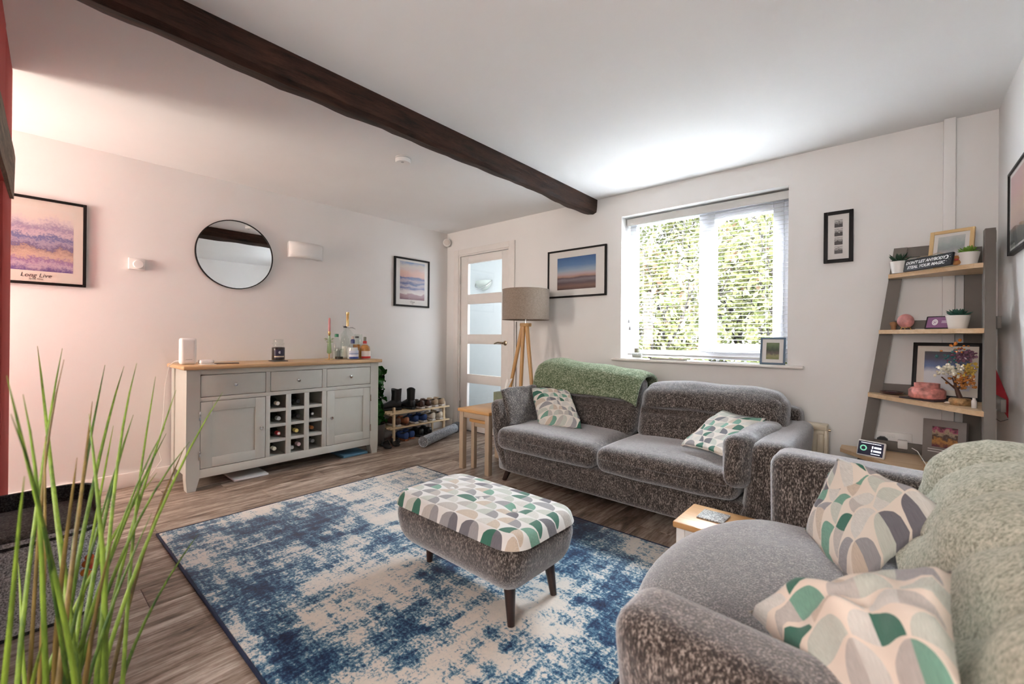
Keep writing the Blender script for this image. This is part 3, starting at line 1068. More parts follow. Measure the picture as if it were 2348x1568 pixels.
# ------------------------------------------------------------------ rug and sofas
rug = thing('area_rug', 'large distressed navy, teal and cream rug under the footstool', 'rug', (2.17, -2.04, 0))
RX0, RX1, RY0, RY1 = 1.065, 3.36, -2.885, -1.20
w('pile', B().box((RX0 + 0.012, RY0 + 0.012, 0.0005), (RX1 - 0.012, RY1 - 0.012, 0.010), 0.003), M['rug'], rug)
for lo, hi in (((RX0, RY0, 0.0005), (RX0 + 0.012, RY1, 0.0105)), ((RX1 - 0.012, RY0, 0.0005), (RX1, RY1, 0.0105)), ((RX0 + 0.012, RY0, 0.0005), (RX1 - 0.012, RY0 + 0.012, 0.0105)), ((RX0 + 0.012, RY1 - 0.012, 0.0005), (RX1 - 0.012, RY1, 0.0105))):
    w('binding', B().box(lo, hi, 0.004), M['rug_edge'], rug)


def nz(p, s, seed=0.0):
    return noise.noise(Vector((p[0] * s + seed, p[1] * s, p[2] * s)))


def sofa_leg(parent, x, y, dx, dy, h=0.11):
    w('leg', B().tube([(x, y, h), (x + dx, y + dy, 0.0)], [0.026, 0.016], 14), M['dark_leg'], parent)


# --- three-seat sofa under the window
sofa = thing('sofa', 'brown-grey tweed three-seater sofa standing under the window', 'sofa', (2.67, -0.6, 0))
S0, S1 = 1.838, 3.43            # seat, inside the arms
w('base', B().soft((S0 - 0.03, -1.055, 0.085), (S1 + 0.03, -0.12, 0.27), 0.045, 10, (0, 0.01, 0)), M['sofa'], sofa, 180)


def seat_def(seed):
    def d(o, q):
        o.z += 0.012 * (1 - q.x ** 2) * (1 - q.y ** 2) * (1 if q.z > 0 else 0)
        o.z += 0.004 * nz(o, 7, seed)
        if q.y < 0:
            o.y -= 0.012 * (1 - q.x ** 2)
        return o
    return d


xm = 2.645
for k, (x0, x1) in enumerate(((S0, xm - 0.002), (xm + 0.002, S1))):
    sc_ = w('seat_cushion', B().soft((x0, -1.11, 0.262), (x1, -0.45, 0.415), 0.06, 16, (0, 0, 0.012), seat_def(k * 5)), M['sofa'], sofa, 180)
    w('piping', B().tube([(x0 + 0.04 + (x1 - x0 - 0.08) * t / 20, -1.1185 - 0.010 * (1 - (2 * t / 20 - 1) ** 2), 0.352) for t in range(21)], 0.0022, 6), M['sofa'], sc_, 60)


def back_def(seed, hx):
    def d(o, q):
        lean = (o.z + 0.22) * 0.30
        o.y += lean
        # pulled-in seam above the lower third and gathered wrinkles
        seam = math.exp(-((o.z - 0.010 - 0.012 * math.sin(o.x * 6 + seed)) / 0.017) ** 2)
        if q.y < 0:
            o.y += 0.062 * seam * (1 - q.x ** 8)
            o.y -= 0.026 * math.exp(-((o.z - 0.10) / 0.07) ** 2) * (1 - q.x ** 4)
            o.y += 0.010 * nz((o.x * 3, 0, o.z * 9), 2.0, seed)
        o.z += 0.016 * nz((o.x, 0, 0), 4.0, seed + 9) * max(0, q.z)
        o.z -= 0.030 * (q.x ** 6) * max(0, q.z)
        return o
    return d


for k, (x0, x1) in enumerate(((1.835, 2.665), (2.675, 3.545))):
    w('back_cushion', B().soft((x0, -0.66, 0.375), (x1, -0.43, 0.815 - 0.04 * k), 0.085, 44, (0.0, 0.015, 0), back_def(k * 7 + 1, 0.42)), M['sofa'], sofa, 180)
w('back_panel', B().soft((1.80, -0.30, 0.12), (3.58, -0.12, 0.66), 0.06, 10), M['sofa'], sofa, 180)


def arm_def(sign):
    def d(o, q):
        # flares outward at the top, tucks in to the foot and slopes down to the back
        t = (o.z + 0.28) / 0.56
        o.x += sign * (0.085 * min(1, max(0, t)) ** 0.6 - 0.085)
        if t < 0.35:
            o.x -= sign * 0.06 * (0.35 - t) / 0.35
        o.y -= 0.0 if t > 0.5 else -0.05 * (0.5 - t)
        return o
    return d


w('arm', B().soft((1.738, -1.075, 0.09), (1.840, -0.20, 0.600), 0.048, 12, (0.012, 0, 0), arm_def(-1)), M['sofa'], sofa, 180)
w('arm', B().soft((3.475, -1.075, 0.09), (3.645, -0.20, 0.575), 0.055, 12, (0.012, 0, 0), arm_def(1)), M['sofa'], sofa, 180)
for x, y, dx, dy in ((1.86, -0.955, -0.045, -0.02), (3.50, -0.955, 0.045, -0.02), (1.86, -0.22, -0.04, 0.02), (3.50, -0.22, 0.04, 0.02)):
    sofa_leg(sofa, x, y, dx, dy)

# arm cushions of the same tweed
ac = thing('arm_cushion', 'tufted tweed cushion propped against the left arm by the lamp', 'cushion', (1.80, -0.8, 0.42))
bb_, c_, n_ = pillow((1.905, -1.03, 0.428), (1.925, -0.62, 0.432), (1.835, -0.60, 0.675), (1.800, -1.01, 0.672), 0.055, 20, 0.03, 4, 0.03)
w('cover', bb_, M['sofa'], ac, 180)
w('button', B().lathe([(0.0, 0.008), (0.008, 0.006), (0.011, 0.0)], (1.918, -0.81, 0.562), 12, Matrix.Rotation(rad(80), 4, 'Y'), False), M['sofa'], ac)
ac = thing('arm_cushion', 'tweed cushion slumped over the right arm end of the sofa', 'cushion', (3.44, -0.8, 0.42))


def slump(o, q):
    o.x += 0.10 * (o.y) + 0.02 * nz(o, 9, 3)
    o.z += 0.012 * nz(o, 14, 8) - 0.05 * max(0.0, -o.y) ** 1.2
    return o


w('cover', B().soft((3.385, -1.12, 0.345), (3.505, -0.52, 0.610), 0.058, 14, (0.015, 0.01, 0.0), slump), M['sofa'], ac, 180)

# scatter cushions
sc1 = thing('scatter_cushion', 'leaf-print scatter cushion leaning at the left end of the window sofa', 'cushion', (2.1, -0.75, 0.42))
bb_, c_, n_ = pillow((2.075, -0.885, 0.432), (2.405, -0.845, 0.445), (2.125, -0.60, 0.662), (1.845, -0.70, 0.668), 0.062, 22, 0.02, 1)
w('cover', bb_, M['leaf_print'], sc1, 180)
sc2 = thing('scatter_cushion', 'leaf-print scatter cushion tipped against the right arm of the window sofa', 'cushion', (3.25, -0.8, 0.42))
bb_, c_, n_ = pillow((3.085, -0.905, 0.455), (3.345, -0.995, 0.455), (3.455, -0.60, 0.622), (3.235, -0.62, 0.645), 0.060, 22, 0.02, 6)
w('cover', bb_, leaf_pattern('leaf_print_fabric_b', 7.0, (0.66, 0.62, 0.56), 21.0), sc2, 180)

# green throw folded over the top of the left back cushion
th = thing('throw_blanket', 'folded moss-green wool throw over the sofa back, left cushion', 'throw', (2.25, -0.4, 0.82))


def throw_fn(side):
    prof = [(-0.612, 0.672), (-0.598, 0.72), (-0.572, 0.782), (-0.525, 0.838), (-0.455, 0.866), (-0.37, 0.868), (-0.295, 0.838), (-0.265, 0.76), (-0.25, 0.68)]

    def fn(u, v):
        i = v * (len(prof) - 1)
        k = min(int(i), len(prof) - 2)
        t = i - k
        y = prof[k][0] * (1 - t) + prof[k + 1][0] * t
        z = prof[k][1] * (1 - t) + prof[k + 1][1] * t
        x = 1.80 + 0.885 * u
        z += 0.014 * nz((x, 0, 0), 5.0, 3.0) * 1.0 - 0.055 * u + 0.018 * math.exp(-((u - 0.12) / 0.12) ** 2) - 0.03 * (2 * u - 1) ** 8
        if v < 0.2:
            z += (0.2 - v) * 0.25 * nz((x, 0, 0), 3.0, 7.0) + 0.02 * (u - 0.5)
        y += 0.006 * nz((x * 3, v * 4, 0), 3.0, 1.0)
        return Vector((x, y - 0.010 * side * 0.0, z + side * 0.0))
    return fn


b = B()
b.grid(throw_fn(0), 40, 30)
o = w('wool_fabric', b, M['green_throw'], th, 180)
mod = o.modifiers.new('solid', 'SOLIDIFY'); mod.thickness = 0.022; mod.offset = 1
b = B()
for k in range(26):
    v = k / 25 * 0.6
    p = throw_fn(0)(0.0, v)
    b.tube([p, p + Vector((-0.018 + rnd.uniform(-.006, .004), rnd.uniform(-.008, .008), -0.016 + rnd.uniform(-.008, .006)))], [0.0016, 0.0008], 5)
w('fringe', b, M['green_throw'], th, 60)

# --- snuggler armchair on the right
s2 = thing('armchair', 'wide tweed snuggler armchair with rounded seat, its back to the right wall', 'armchair', (3.95, -2.03, 0))
w('base', B().soft((3.60, -2.62, 0.085), (4.33, -1.40, 0.27), 0.05, 10), M['sofa'], s2, 180)


def round_seat(o, q):
    k = 1 - q.y ** 2
    if q.x < 0:
        o.x += -0.155 * (k ** 0.8) * (-q.x) + 0.075 * (q.y ** 6) * (-q.x)
    o.z += 0.018 * (1 - q.x ** 2) * k * max(0, q.z) + 0.003 * nz(o, 8, 2)
    return o


w('seat_cushion', B().soft((3.595, -2.535, 0.265), (4.12, -1.555, 0.415), 0.055, 22, (0, 0, 0.01), round_seat), M['sofa'], s2, 180)


def arm2(sign, near):
    def d(o, q):
        t = (o.z + 0.26) / 0.52
        o.y += sign * (0.06 * min(1, max(0, t)) - 0.06)
        o.x += 0.02 * (1 - t) if q.x < 0 else 0
        o.z -= 0.05 * max(0, o.x + 0.36) * (1 if near else 0.7)
        return o
    return d


w('arm', B().soft((3.632, -1.515, 0.10), (4.33, -1.315, 0.640), 0.060, 16, (0, 0, 0.0), arm2(1, False)), M['sofa'], s2, 180)
w('arm', B().soft((3.610, -2.725, 0.10), (4.33, -2.555, 0.605), 0.060, 16, (0, 0, 0.0), arm2(-1, True)), M['sofa'], s2, 180)
w('back_panel', B().soft((4.22, -2.70, 0.12), (4.375, -1.33, 0.64), 0.06, 8), M['sofa'], s2, 180)


def back2(o, q):
    o.x += (o.z + 0.2) * 0.24
    o.x -= 0.02 * math.exp(-((o.z - 0.08) / 0.08) ** 2) * (q.x < 0)
    o.z += 0.02 * (1 - q.y ** 2) * max(0, q.z)
    return o


w('back_cushion', B().soft((4.075, -2.50, 0.40), (4.260, -1.575, 0.715), 0.080, 16, (0.012, 0, 0), back2), M['sofa'], s2, 180)
for x, y, dx, dy in ((3.68, -2.52, -0.03, -0.03), (3.68, -1.47, -0.03, 0.03), (4.26, -2.52, 0.03, -0.03), (4.26, -1.47, 0.03, 0.03)):
    sofa_leg(s2, x, y, dx, dy)

th2 = thing('throw_blanket', 'pale sage throw with ruched folds draped over the armchair back', 'throw', (4.15, -2.0, 0.75))


def throw2(u, v):
    # u along the back (far to near), v from the front foot up over the top and down behind
    prof = [(3.985, 0.44), (4.00, 0.50), (4.012, 0.57), (4.035, 0.66), (4.068, 0.74), (4.115, 0.795), (4.18, 0.822), (4.25, 0.815), (4.31, 0.77), (4.335, 0.70), (4.34, 0.60)]
    i = v * (len(prof) - 1)
    k = min(int(i), len(prof) - 2)
    t = i - k
    t = t * t * (3 - 2 * t) if False else t
    x = prof[k][0] * (1 - t) + prof[k + 1][0] * t
    z = prof[k][1] * (1 - t) + prof[k + 1][1] * t
    x += 0.042
    z = 0.44 + (z - 0.44) * 0.84
    y = -1.555 - 1.215 * u
    lift = max(0.0, (u - 0.55) / 0.45) ** 1.5 * 0.07 * (1 - v)
    e = min(1, u / 0.12)
    z -= 0.035 * (1 - e) ** 2
    x += 0.05 * (1 - e) ** 2
    # diagonal ruching
    s = y * 1.0 + 0.75 * z
    wr = 0.034 * abs(math.sin(s * 12.5 + 1.2 * nz((y * 2, z * 2, 0), 1.0))) ** 0.5 * (0.35 + 0.65 * abs(nz((y * 1.6, z * 1.6, 3), 1.0, 2)) * 2) + 0.005 * nz((y * 9, z * 7, 0), 1.0, 4)
    if v < 0.30:
        z += (0.30 - v) * (0.25 + 0.35 * nz((y * 3, 0, 0), 1.0, 11))
    z += lift
    x += lift * 0.28
    if v < 0.34:
        x += 0.03 * (0.34 - v) * math.sin(y * 14)
    return Vector((x - wr * (0.4 + 0.6 * (v < 0.6)), y, z + wr * 0.8 * (v > 0.35)))


b = B()
b.grid(throw2, 90, 44)
o = w('wool_fabric', b, M['sage_throw'], th2, 180)
mod = o.modifiers.new('solid', 'SOLIDIFY'); mod.thickness = 0.012; mod.offset = 1

sc3 = thing('scatter_cushion', 'large leaf-print cushion standing on its corner on the armchair seat', 'cushion', (3.93, -1.86, 0.43))
bb_, c_, n_ = pillow((3.917, -1.991, 0.452), (4.080, -1.900, 0.662), (3.860, -1.735, 0.702), (3.784, -1.776, 0.475), 0.062, 24, 0.025, 13, 0.04)
w('cover', bb_, M['leaf_print_big'], sc3, 180)
sc4 = thing('scatter_cushion', 'leaf-print cushion lying against the near arm of the armchair', 'cushion', (3.95, -2.45, 0.43))
bb_, c_, n_ = pillow((3.935, -2.635, 0.545), (4.040, -2.755, 0.700), (4.050, -2.505, 0.735), (3.778, -2.454, 0.540), 0.050, 24, 0.03, 17, 0.04)
w('cover', bb_, leaf_pattern('leaf_print_fabric_near', 5.0, (0.70, 0.62, 0.53), 33.0), sc4, 180)

# --- footstool
ot = thing('footstool', 'rectangular tweed footstool with buttoned leaf-print top on the rug', 'footstool', (2.66, -2.06, 0.01))


def otto_def(o, q):
    t = (o.z + 0.115) / 0.23
    k = 0.90 + 0.10 * min(1, t * 1.4)
    o.x *= k
    o.y *= k
    return o


w('body', B().soft((2.285, -2.275, 0.135), (3.035, -1.845, 0.355), 0.095, 16, (0.0, 0.0, 0.0), otto_def), M['sofa'], ot, 180)
btn = [(2.47, -2.06), (2.66, -2.06), (2.85, -2.06)]


def otto_top(u, v):
    a, c = 2 * u - 1, 2 * v - 1
    # rounded-rectangle plan
    hx, hy, r = 0.374, 0.214, 0.095
    px, py = a * hx, c * hy
    cx, cy = max(-hx + r, min(hx - r, px)), max(-hy + r, min(hy - r, py))
    dx, dy = px - cx, py - cy
    m = max(abs(dx), abs(dy))
    L = math.hypot(dx, dy)
    if L > 1e-9:
        s = m / L
        dx, dy = dx * s, dy * s
    px, py = cx + dx, cy + dy
    rim = min(1.0, (hx - abs(a) * hx) / 0.05) if True else 1
    e = min((1 - abs(a)) * hx, (1 - abs(c)) * hy) / 0.045
    e = max(0.0, min(1.0, e))
    z = 0.322 + 0.048 * math.sqrt(max(0, 1 - (1 - e) ** 2)) + 0.012 * (1 - a * a) * (1 - c * c)
    X, Y = 2.66 + px, -2.06 + py
    for bx, by in btn:
        z -= 0.016 * math.exp(-((X - bx) ** 2 + (Y - by) ** 2) / 0.03 ** 2)
    return Vector((X, Y, z))


b = B()
b.grid(otto_top, 60, 40)
w('top', b, M['leaf_print_otto'], ot, 180)
for bx, by in btn:
    w('button', B().lathe([(0.012, 0.0), (0.010, 0.005), (0.004, 0.008), (0.0005, 0.0085)], (bx, by, 0.366), 12), M['leaf_print_otto'], ot)
for x, y, dx, dy in ((2.925, -2.175, 0.02, -0.012), (2.925, -1.935, 0.02, 0.012), (2.385, -2.115, -0.028, 0.02), (2.385, -1.935, -0.02, 0.012)):
    w('leg', B().tube([(x, y, 0.155), (x + dx, y + dy, 0.0112)], [0.023, 0.0135], 14), M['dark_leg'], ot)

# ------------------------------------------------------------------ tables
def nest(name, label, x0, x1, y0, y1, zt, leg, topm, legm, group=None, apron=0.045):
    t = thing(name, label, 'table', ((x0 + x1) / 2, (y0 + y1) / 2, 0), 0, group)
    w('table_top', B().box((x0, y0, zt - 0.026), (x1, y1, zt), 0.006), topm, t)
    i = 0.012
    for x in (x0 + i, x1 - i - leg):
        for y in (y0 + i, y1 - i - leg):
            w('leg', B().box((x, y, 0), (x + leg, y + leg, zt - 0.026), 0.002), legm, t)
    for lo, hi in (((x0 + i + leg, y0 + i + 0.006, zt - 0.026 - apron), (x1 - i - leg, y0 + i + 0.022, zt - 0.026)), ((x0 + i + leg, y1 - i - 0.022, zt - 0.026 - apron), (x1 - i - leg, y1 - i - 0.006, zt - 0.026)),
                   ((x0 + i + 0.006, y0 + i + leg, zt - 0.026 - apron), (x0 + i + 0.022, y1 - i - leg, zt - 0.026)), ((x1 - i - 0.022, y0 + i + leg, zt - 0.026 - apron), (x1 - i - 0.006, y1 - i - leg, zt - 0.026))):
        w('apron', B().box(lo, hi, 0.001), legm, t)
    return t


nest('nest_table', 'taupe side table with honey oak top beside the sofa, the larger of the nest', 1.335, 1.690, -1.015, -0.53, 0.487, 0.042, M['orange_oak'], M['table_taupe'], 'nest of tables')
nest('nest_table', 'smaller taupe nesting table tucked beneath the larger oak-topped one', 1.400, 1.625, -0.945, -0.56, 0.400, 0.034, M['orange_oak'], M['table_taupe'], 'nest of tables', 0.035)
nest('side_table', 'low white-legged oak side table between sofa and armchair', 3.280, 3.560, -1.525, -1.255, 0.282, 0.035, M['orange_oak'], M['white_plastic'])
speck = layered('speckled_slate', [(0.0, (0.03, 0.03, 0.03)), (0.42, (0.08, 0.08, 0.08)), (0.55, (0.55, 0.54, 0.52)), (1.0, (0.70, 0.69, 0.66))], 0.3, 20, 2.2, 60)
b = B()
b.box((3.345, -1.42, 0.2825), (3.455, -1.31, 0.289), 0.002)
tag(obj('coaster', b, plain('speckled_coaster', (0.33, 0.33, 0.32), 0.6, var=0.9, vscale=160), None, 40), 'speckled black and white square coaster on the low side table', 'coaster')

# tissue box on the nest table behind the sofa arm
tb = thing('tissue_box', 'tissue box with a white tissue pulled up, behind the left sofa arm', 'tissue box', (1.52, -0.66, 0.487))
w('box', B().box((1.455, -0.72, 0.488), (1.575, -0.60, 0.60), 0.003), plain('green_card', (0.20, 0.24, 0.17), 0.7, var=0.2), tb)
b = B()


def tissue(u, v):
    a = u * 2 * PI
    r = 0.008 + 0.030 * v * (1 + 0.5 * math.sin(3 * a)) * (1 - 0.4 * v)
    return Vector((1.525 + r * math.cos(a) + 0.03 * v, -0.655 + r * math.sin(a) * 0.5 + 0.02 * v, 0.598 + 0.105 * v + 0.012 * math.sin(2 * a) * v))


b.grid(tissue, 24, 10, True)
w('tissue', b, plain('white_tissue', (0.85, 0.84, 0.82), 0.9, var=0.02), tb, 180)

# ------------------------------------------------------------------ tripod floor lamp
LX, LY = 1.468, -0.315
lamp = thing('floor_lamp', 'wooden tripod floor lamp with taupe drum shade by the door', 'lamp', (LX, LY, 0))
b = B()
R_, z0_, z1_ = 0.213, 1.222, 1.492
b.lathe([(R_, z0_), (R_, z1_), (R_ - 0.004, z1_), (R_ - 0.004, z0_), (R_, z0_)], (LX, LY, 0), 48, None, False)
shd = w('lamp_shade', b, M['shade'], lamp, 40)
for z in (z0_, z1_):
    w('shade_ring', B().tube([(LX + R_ * math.cos(a * PI / 24), LY + R_ * math.sin(a * PI / 24), z) for a in range(49)], 0.003, 6, False), M['shade'], shd)
b = B()
for k in range(3):
    a = k * 2 * PI / 3
    b.cyl((LX, LY, z1_ - 0.01), (LX + R_ * math.cos(a), LY + R_ * math.sin(a), z1_ - 0.004), 0.002, seg=6)
b.lathe([(0.019, z1_ - 0.03), (0.019, z1_ + 0.016), (0.012, z1_ + 0.016)], (LX, LY, 0), 16)
w('shade_fitting', b, M['chrome'], lamp)
w('stem', B().cyl((LX, LY, 1.185), (LX, LY, 1.42), 0.008), M['chrome'], lamp)
w('bulb', B().lathe([(0.012, 1.40), (0.014, 1.38), (0.028, 1.34), (0.030, 1.325), (0.022, 1.30), (0.002, 1.29)], (LX, LY, 0), 16), M['white_plastic'], lamp)
w('tripod_head', B().lathe([(0.052, 1.160), (0.054, 1.164), (0.054, 1.186), (0.052, 1.190)], (LX, LY, 0), 32), M['lamp_wood'], lamp)
for k, ang in enumerate((205, 268, 332)):
    a = rad(ang)
    w('leg', B().tube([(LX + 0.030 * math.cos(a), LY + 0.030 * math.sin(a), 1.162), (LX + 0.30 * math.cos(a) * (0.9 if k != 1 else 0.35), LY + (0.30 if k != 1 else 0.12) * math.sin(a) * 0.75, 0.0)], [0.019, 0.013], 14), M['lamp_wood'], lamp)
w('power_cord', B().tube([(1.095, -0.012, 1.22), (1.10, -0.012, 0.9), (1.095, -0.012, 0.5), (1.10, -0.012, 0.12), (1.2, -0.06, 0.006), (LX - 0.05, LY, 0.006), (LX, LY, 0.01)], 0.0035, 6), plain('speckled_cord', (0.10, 0.09, 0.08), 0.7, var=0.5, vscale=60), lamp, 60)

# ------------------------------------------------------------------ pictures
def picture(name, label, cat, O, U, N, wd, ht, fw, depth, mount, print_mat, prect, texts=(), fm=None, group=None):
    """framed picture: O bottom-left corner on the wall as seen, U along the wall, N out of the wall; prect = print rect in metres from O"""
    O, U, N = Vector(O), Vector(U).normalized(), Vector(N).normalized()
    Z = Vector((0, 0, 1))
    m = basis(O, U, Z)      # local x = U, y = up, z = out of the wall (checked against N)
    if m.to_3x3().col[2].dot(N) < 0:
        raise ValueError('wall handedness')
    t = thing(name, label, cat, O, 0, group)
    fm = fm or M['black_frame']

    def bx(x0, x1, y0, y1, z0, z1, bev=0.0015):
        return B().box((x0, y0, z0), (x1, y1, z1), bev, m)
    for x0, x1, y0, y1 in ((0, fw, 0, ht), (wd - fw, wd, 0, ht), (fw, wd - fw, 0, fw), (fw, wd - fw, ht - fw, ht)):
        w('frame_side', bx(x0, x1, y0, y1, 0.001, depth), fm, t)
    w('mount', bx(fw, wd - fw, fw, ht - fw, 0.002, depth - 0.008, 0), mount, t, 0)
    if print_mat is not None:
        x0, x1, y0, y1 = prect
        z = depth - 0.0074
        w('print', B().quad(*[m @ Vector(p) for p in ((x0, y0, z), (x1, y0, z), (x1, y1, z), (x0, y1, z))]), print_mat, t, 0)
    for body, size, x, y, sh, bold in texts:
        text('lettering', body, size, m @ Matrix.Translation((x, y, depth - 0.0072)), M['ink'], t, 0.0002, sh, bold)
    w('glass', bx(fw, wd - fw, fw, ht - fw, depth - 0.0045, depth - 0.003, 0), M['picture_glass'], t, 0)
    return t, m


M['ink'] = plain('dark_ink', (0.07, 0.06, 0.06), 0.7)
cream = plain('cream_paper', (0.72, 0.67, 0.60), 0.8, var=0.015)
picture('framed_poster', 'black-framed mountain and heather poster beside the red chimney breast', 'picture', (0, -3.50, 1.361), (0, 1, 0), (1, 0, 0), 0.426, 0.536, 0.016, 0.022, cream,
        M['print_mountain'], (0.060, 0.366, 0.083, 0.475), [('Long Live', 0.034, 0.205, 0.055, 0.25, 0), ('Speak Now', 0.013, 0.205, 0.033, 0.2, 0)])
picture('framed_poster', 'black-framed sunset sea poster above the shoe rack', 'picture', (0, -0.739, 1.383), (0, 1, 0), (1, 0, 0), 0.462, 0.527, 0.019, 0.024, M['mount'],
        M['print_coast'], (0.070, 0.395, 0.078, 0.486), [('Clean', 0.028, 0.232, 0.054, 0.2, 0), ('1989', 0.013, 0.232, 0.033, 0, 0)])
picture('framed_photo', 'wide black-framed blue dusk beach photo left of the window', 'picture', (1.493, 0, 1.433), (1, 0, 0), (0, -1, 0), 0.626, 0.445, 0.016, 0.022, M['mount'],
        M['print_beach'], (0.110, 0.522, 0.073, 0.370))
t, m = picture('framed_photo_strip', 'black-framed strip of four small photos right of the window', 'picture', (3.655, 0, 1.545), (1, 0, 0), (0, -1, 0), 0.148, 0.320, 0.021, 0.022, M['mount'], None, None)
for k in range(4):
    y0 = 0.055 + k * 0.0545
    w('photo', B().quad(*[m @ Vector(p) for p in ((0.0545, y0, 0.0148), (0.0955, y0, 0.0148), (0.0955, y0 + 0.048, 0.0148), (0.0545, y0 + 0.048, 0.0148))]),
      layered('booth_photo', [(0.0, (0.02, 0.015, 0.015)), (0.45, (0.03, 0.02, 0.02)), (0.55, (0.55, 0.52, 0.50)), (0.62, (0.08, 0.07, 0.07)), (0.75, (0.60, 0.58, 0.56)), (1.0, (0.35, 0.34, 0.33))], 0.9, 2.2 + k * 0.7, 0.1, 18), t, 0)
picture('framed_print', 'black-framed pink print cut by the right edge, on the right wall', 'picture', (XR, -0.40, 1.452), (0, -1, 0), (-1, 0, 0), 0.52, 0.372, 0.012, 0.022, M['mount'], M['print_pink'], (0.028, 0.492, 0.028, 0.344))

# ------------------------------------------------------------------ left wall fittings
mi = thing('round_mirror', 'round mirror with thin black rim on the wall above the sideboard', 'mirror', (0, -2.213, 1.70))
RM = Matrix.Rotation(rad(90), 4, 'Y')
w('mirror_glass', B().lathe([(0.268, 0.0), (0.268, 0.014)], (0.003, -2.213, 1.702), 72, RM), M['mirror'], mi, 30)
w('rim', B().lathe([(0.268, 0.0), (0.274, 0.0), (0.274, 0.022), (0.268, 0.022), (0.268, 0.0)], (0.002, -2.213, 1.702), 72, RM, False), M['black_frame'], mi, 30)

ts = thing('room_thermostat', 'small white dial thermostat left of the round mirror', 'thermostat', (0, -2.82, 1.548))
w('body', B().box((0.001, -2.866, 1.508), (0.028, -2.778, 1.588), 0.004), M['white_plastic'], ts)
w('dial', B().lathe([(0.029, 0.0), (0.029, 0.008), (0.026, 0.011), (0.001, 0.011)], (0.028, -2.815, 1.545), 28, RM), M['white_plastic'], ts)

wl = thing('wall_light', 'white curved plaster wall light between mirror and sea poster', 'wall light', (0, -1.67, 1.81))
b = B()
nseg = 24


def wl_outer(u, v):
    a = -1 + 2 * u
    y = -1.672 + 0.150 * a
    x = 0.012 + 0.085 * math.sqrt(max(0, 1 - a * a * 0.93)) ** 0.8
    return Vector((x, y, 1.742 + 0.135 * v))


b.grid(wl_outer, 28, 4)
o = w('shade', b, M['white_plastic'], wl, 60)
mod = o.modifiers.new('solid', 'SOLIDIFY'); mod.thickness = 0.006; mod.offset = -1
w('back_plate', B().box((0.001, -1.815, 1.745), (0.010, -1.530, 1.874), 0.002), M['white_plastic'], wl)

se = thing('motion_sensor', 'round white motion sensor high in the corner above the door', 'sensor', (0.045, -0.045, 2.16))
ms = Matrix.Rotation(rad(-45), 4, 'Z') @ Matrix.Rotation(rad(90), 4, 'Y')
w('body', B().lathe([(0.040, -0.02), (0.046, 0.0), (0.046, 0.020), (0.040, 0.030)], (0.040, -0.040, 2.160), 28, ms), M['white_plastic'], se)
w('lens', B().lathe([(0.034, 0.030), (0.030, 0.036), (0.001, 0.038)], (0.040, -0.040, 2.160), 24, ms), plain('sensor_lens', (0.68, 0.64, 0.60), 0.4), se)

sd = thing('smoke_alarm', 'white round smoke alarm on the ceiling left of the beam', 'smoke alarm', (1.465, -1.645, H))
w('body', B().lathe([(0.048, 0), (0.052, -0.004), (0.052, -0.030), (0.047, -0.038), (0.001, -0.039)], (1.465, -1.645, H), 32), M['white_plastic'], sd)
w('vent_ring', B().lathe([(0.0525, -0.010), (0.0530, -0.011), (0.0530, -0.014), (0.0525, -0.015)], (1.465, -1.645, H), 32, None, False), plain('grey_vent', (0.5, 0.5, 0.5), 0.6), sd)
w('test_button', B().lathe([(0.010, -0.039), (0.010, -0.041), (0.001, -0.0415)], (1.478, -1.66, H), 14), plain('grey_button', (0.45, 0.45, 0.45), 0.5), sd)

# ------------------------------------------------------------------ sideboard
sb = thing('sideboard', 'pale grey-green sideboard with oak top, drawers and wine rack', 'sideboard', (0.23, -1.9, 0))
XF = 0.44
Y0, Y1 = -2.622, -1.182
P = M['sage_paint']
w('worktop', B().box((0.004, -2.648, 0.822), (0.472, -1.158, 0.850), 0.009, None, 3), M['oak'], sb)
LW = 0.078
for ya, sgn in ((Y0, 1), (Y1 - LW, -1)):
    for xa, front in ((XF - LW, True), (0.022, False)):
        b = B()
        if sgn > 0:
            poly = [(ya, 0.822), (ya, 0.0), (ya + LW * 0.72, 0.0), (ya + LW, 0.085), (ya + LW, 0.822)]
            if True:
                poly = [(ya, 0.822), (ya, 0.085), (ya + 0.008, 0.0), (ya + LW * 0.72, 0.0), (ya + LW, 0.085), (ya + LW, 0.822)]
        else:
            poly = [(ya, 0.822), (ya, 0.085), (ya + LW * 0.28, 0.0), (ya + LW - 0.008, 0.0), (ya + LW, 0.085), (ya + LW, 0.822)]
        mm = Matrix(((0, 0, 1, 0), (1, 0, 0, 0), (0, 1, 0, 0), (0, 0, 0, 1)))
        b.prism(poly, xa, xa + LW, mm)
        w('leg', b, P, sb, 0)
for y in (Y0 + 0.008, Y1 - 0.024):
    w('side_panel', B().box((0.10, y, 0.10), (XF - LW, y + 0.016, 0.822)), P, sb, 0)
yi0, yi1 = Y0 + LW, Y1 - LW
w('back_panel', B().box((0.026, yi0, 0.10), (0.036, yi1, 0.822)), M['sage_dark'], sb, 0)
w('bottom_board', B().box((0.036, yi0, 0.118), (XF - 0.03, yi1, 0.136)), P, sb, 0)
for z0, z1 in ((0.785, 0.822), (0.602, 0.630), (0.080, 0.140)):
    w('rail', B().box((XF - 0.022, yi0, z0), (XF - 0.002, yi1, z1), 0.0015), P, sb)
for y0, y1 in ((-2.131, -2.100), (-1.700, -1.664)):
    w('divider_post', B().box((XF - 0.022, y0, 0.140), (XF - 0.002, y1, 0.602), 0.0015).box((XF - 0.022, y0, 0.630), (XF - 0.002, y1, 0.785), 0.0015), P, sb)
    w('partition', B().box((0.036, (y0 + y1) / 2 - 0.008, 0.136), (XF - 0.022, (y0 + y1) / 2 + 0.008, 0.80)), M['sage_dark'], sb, 0)


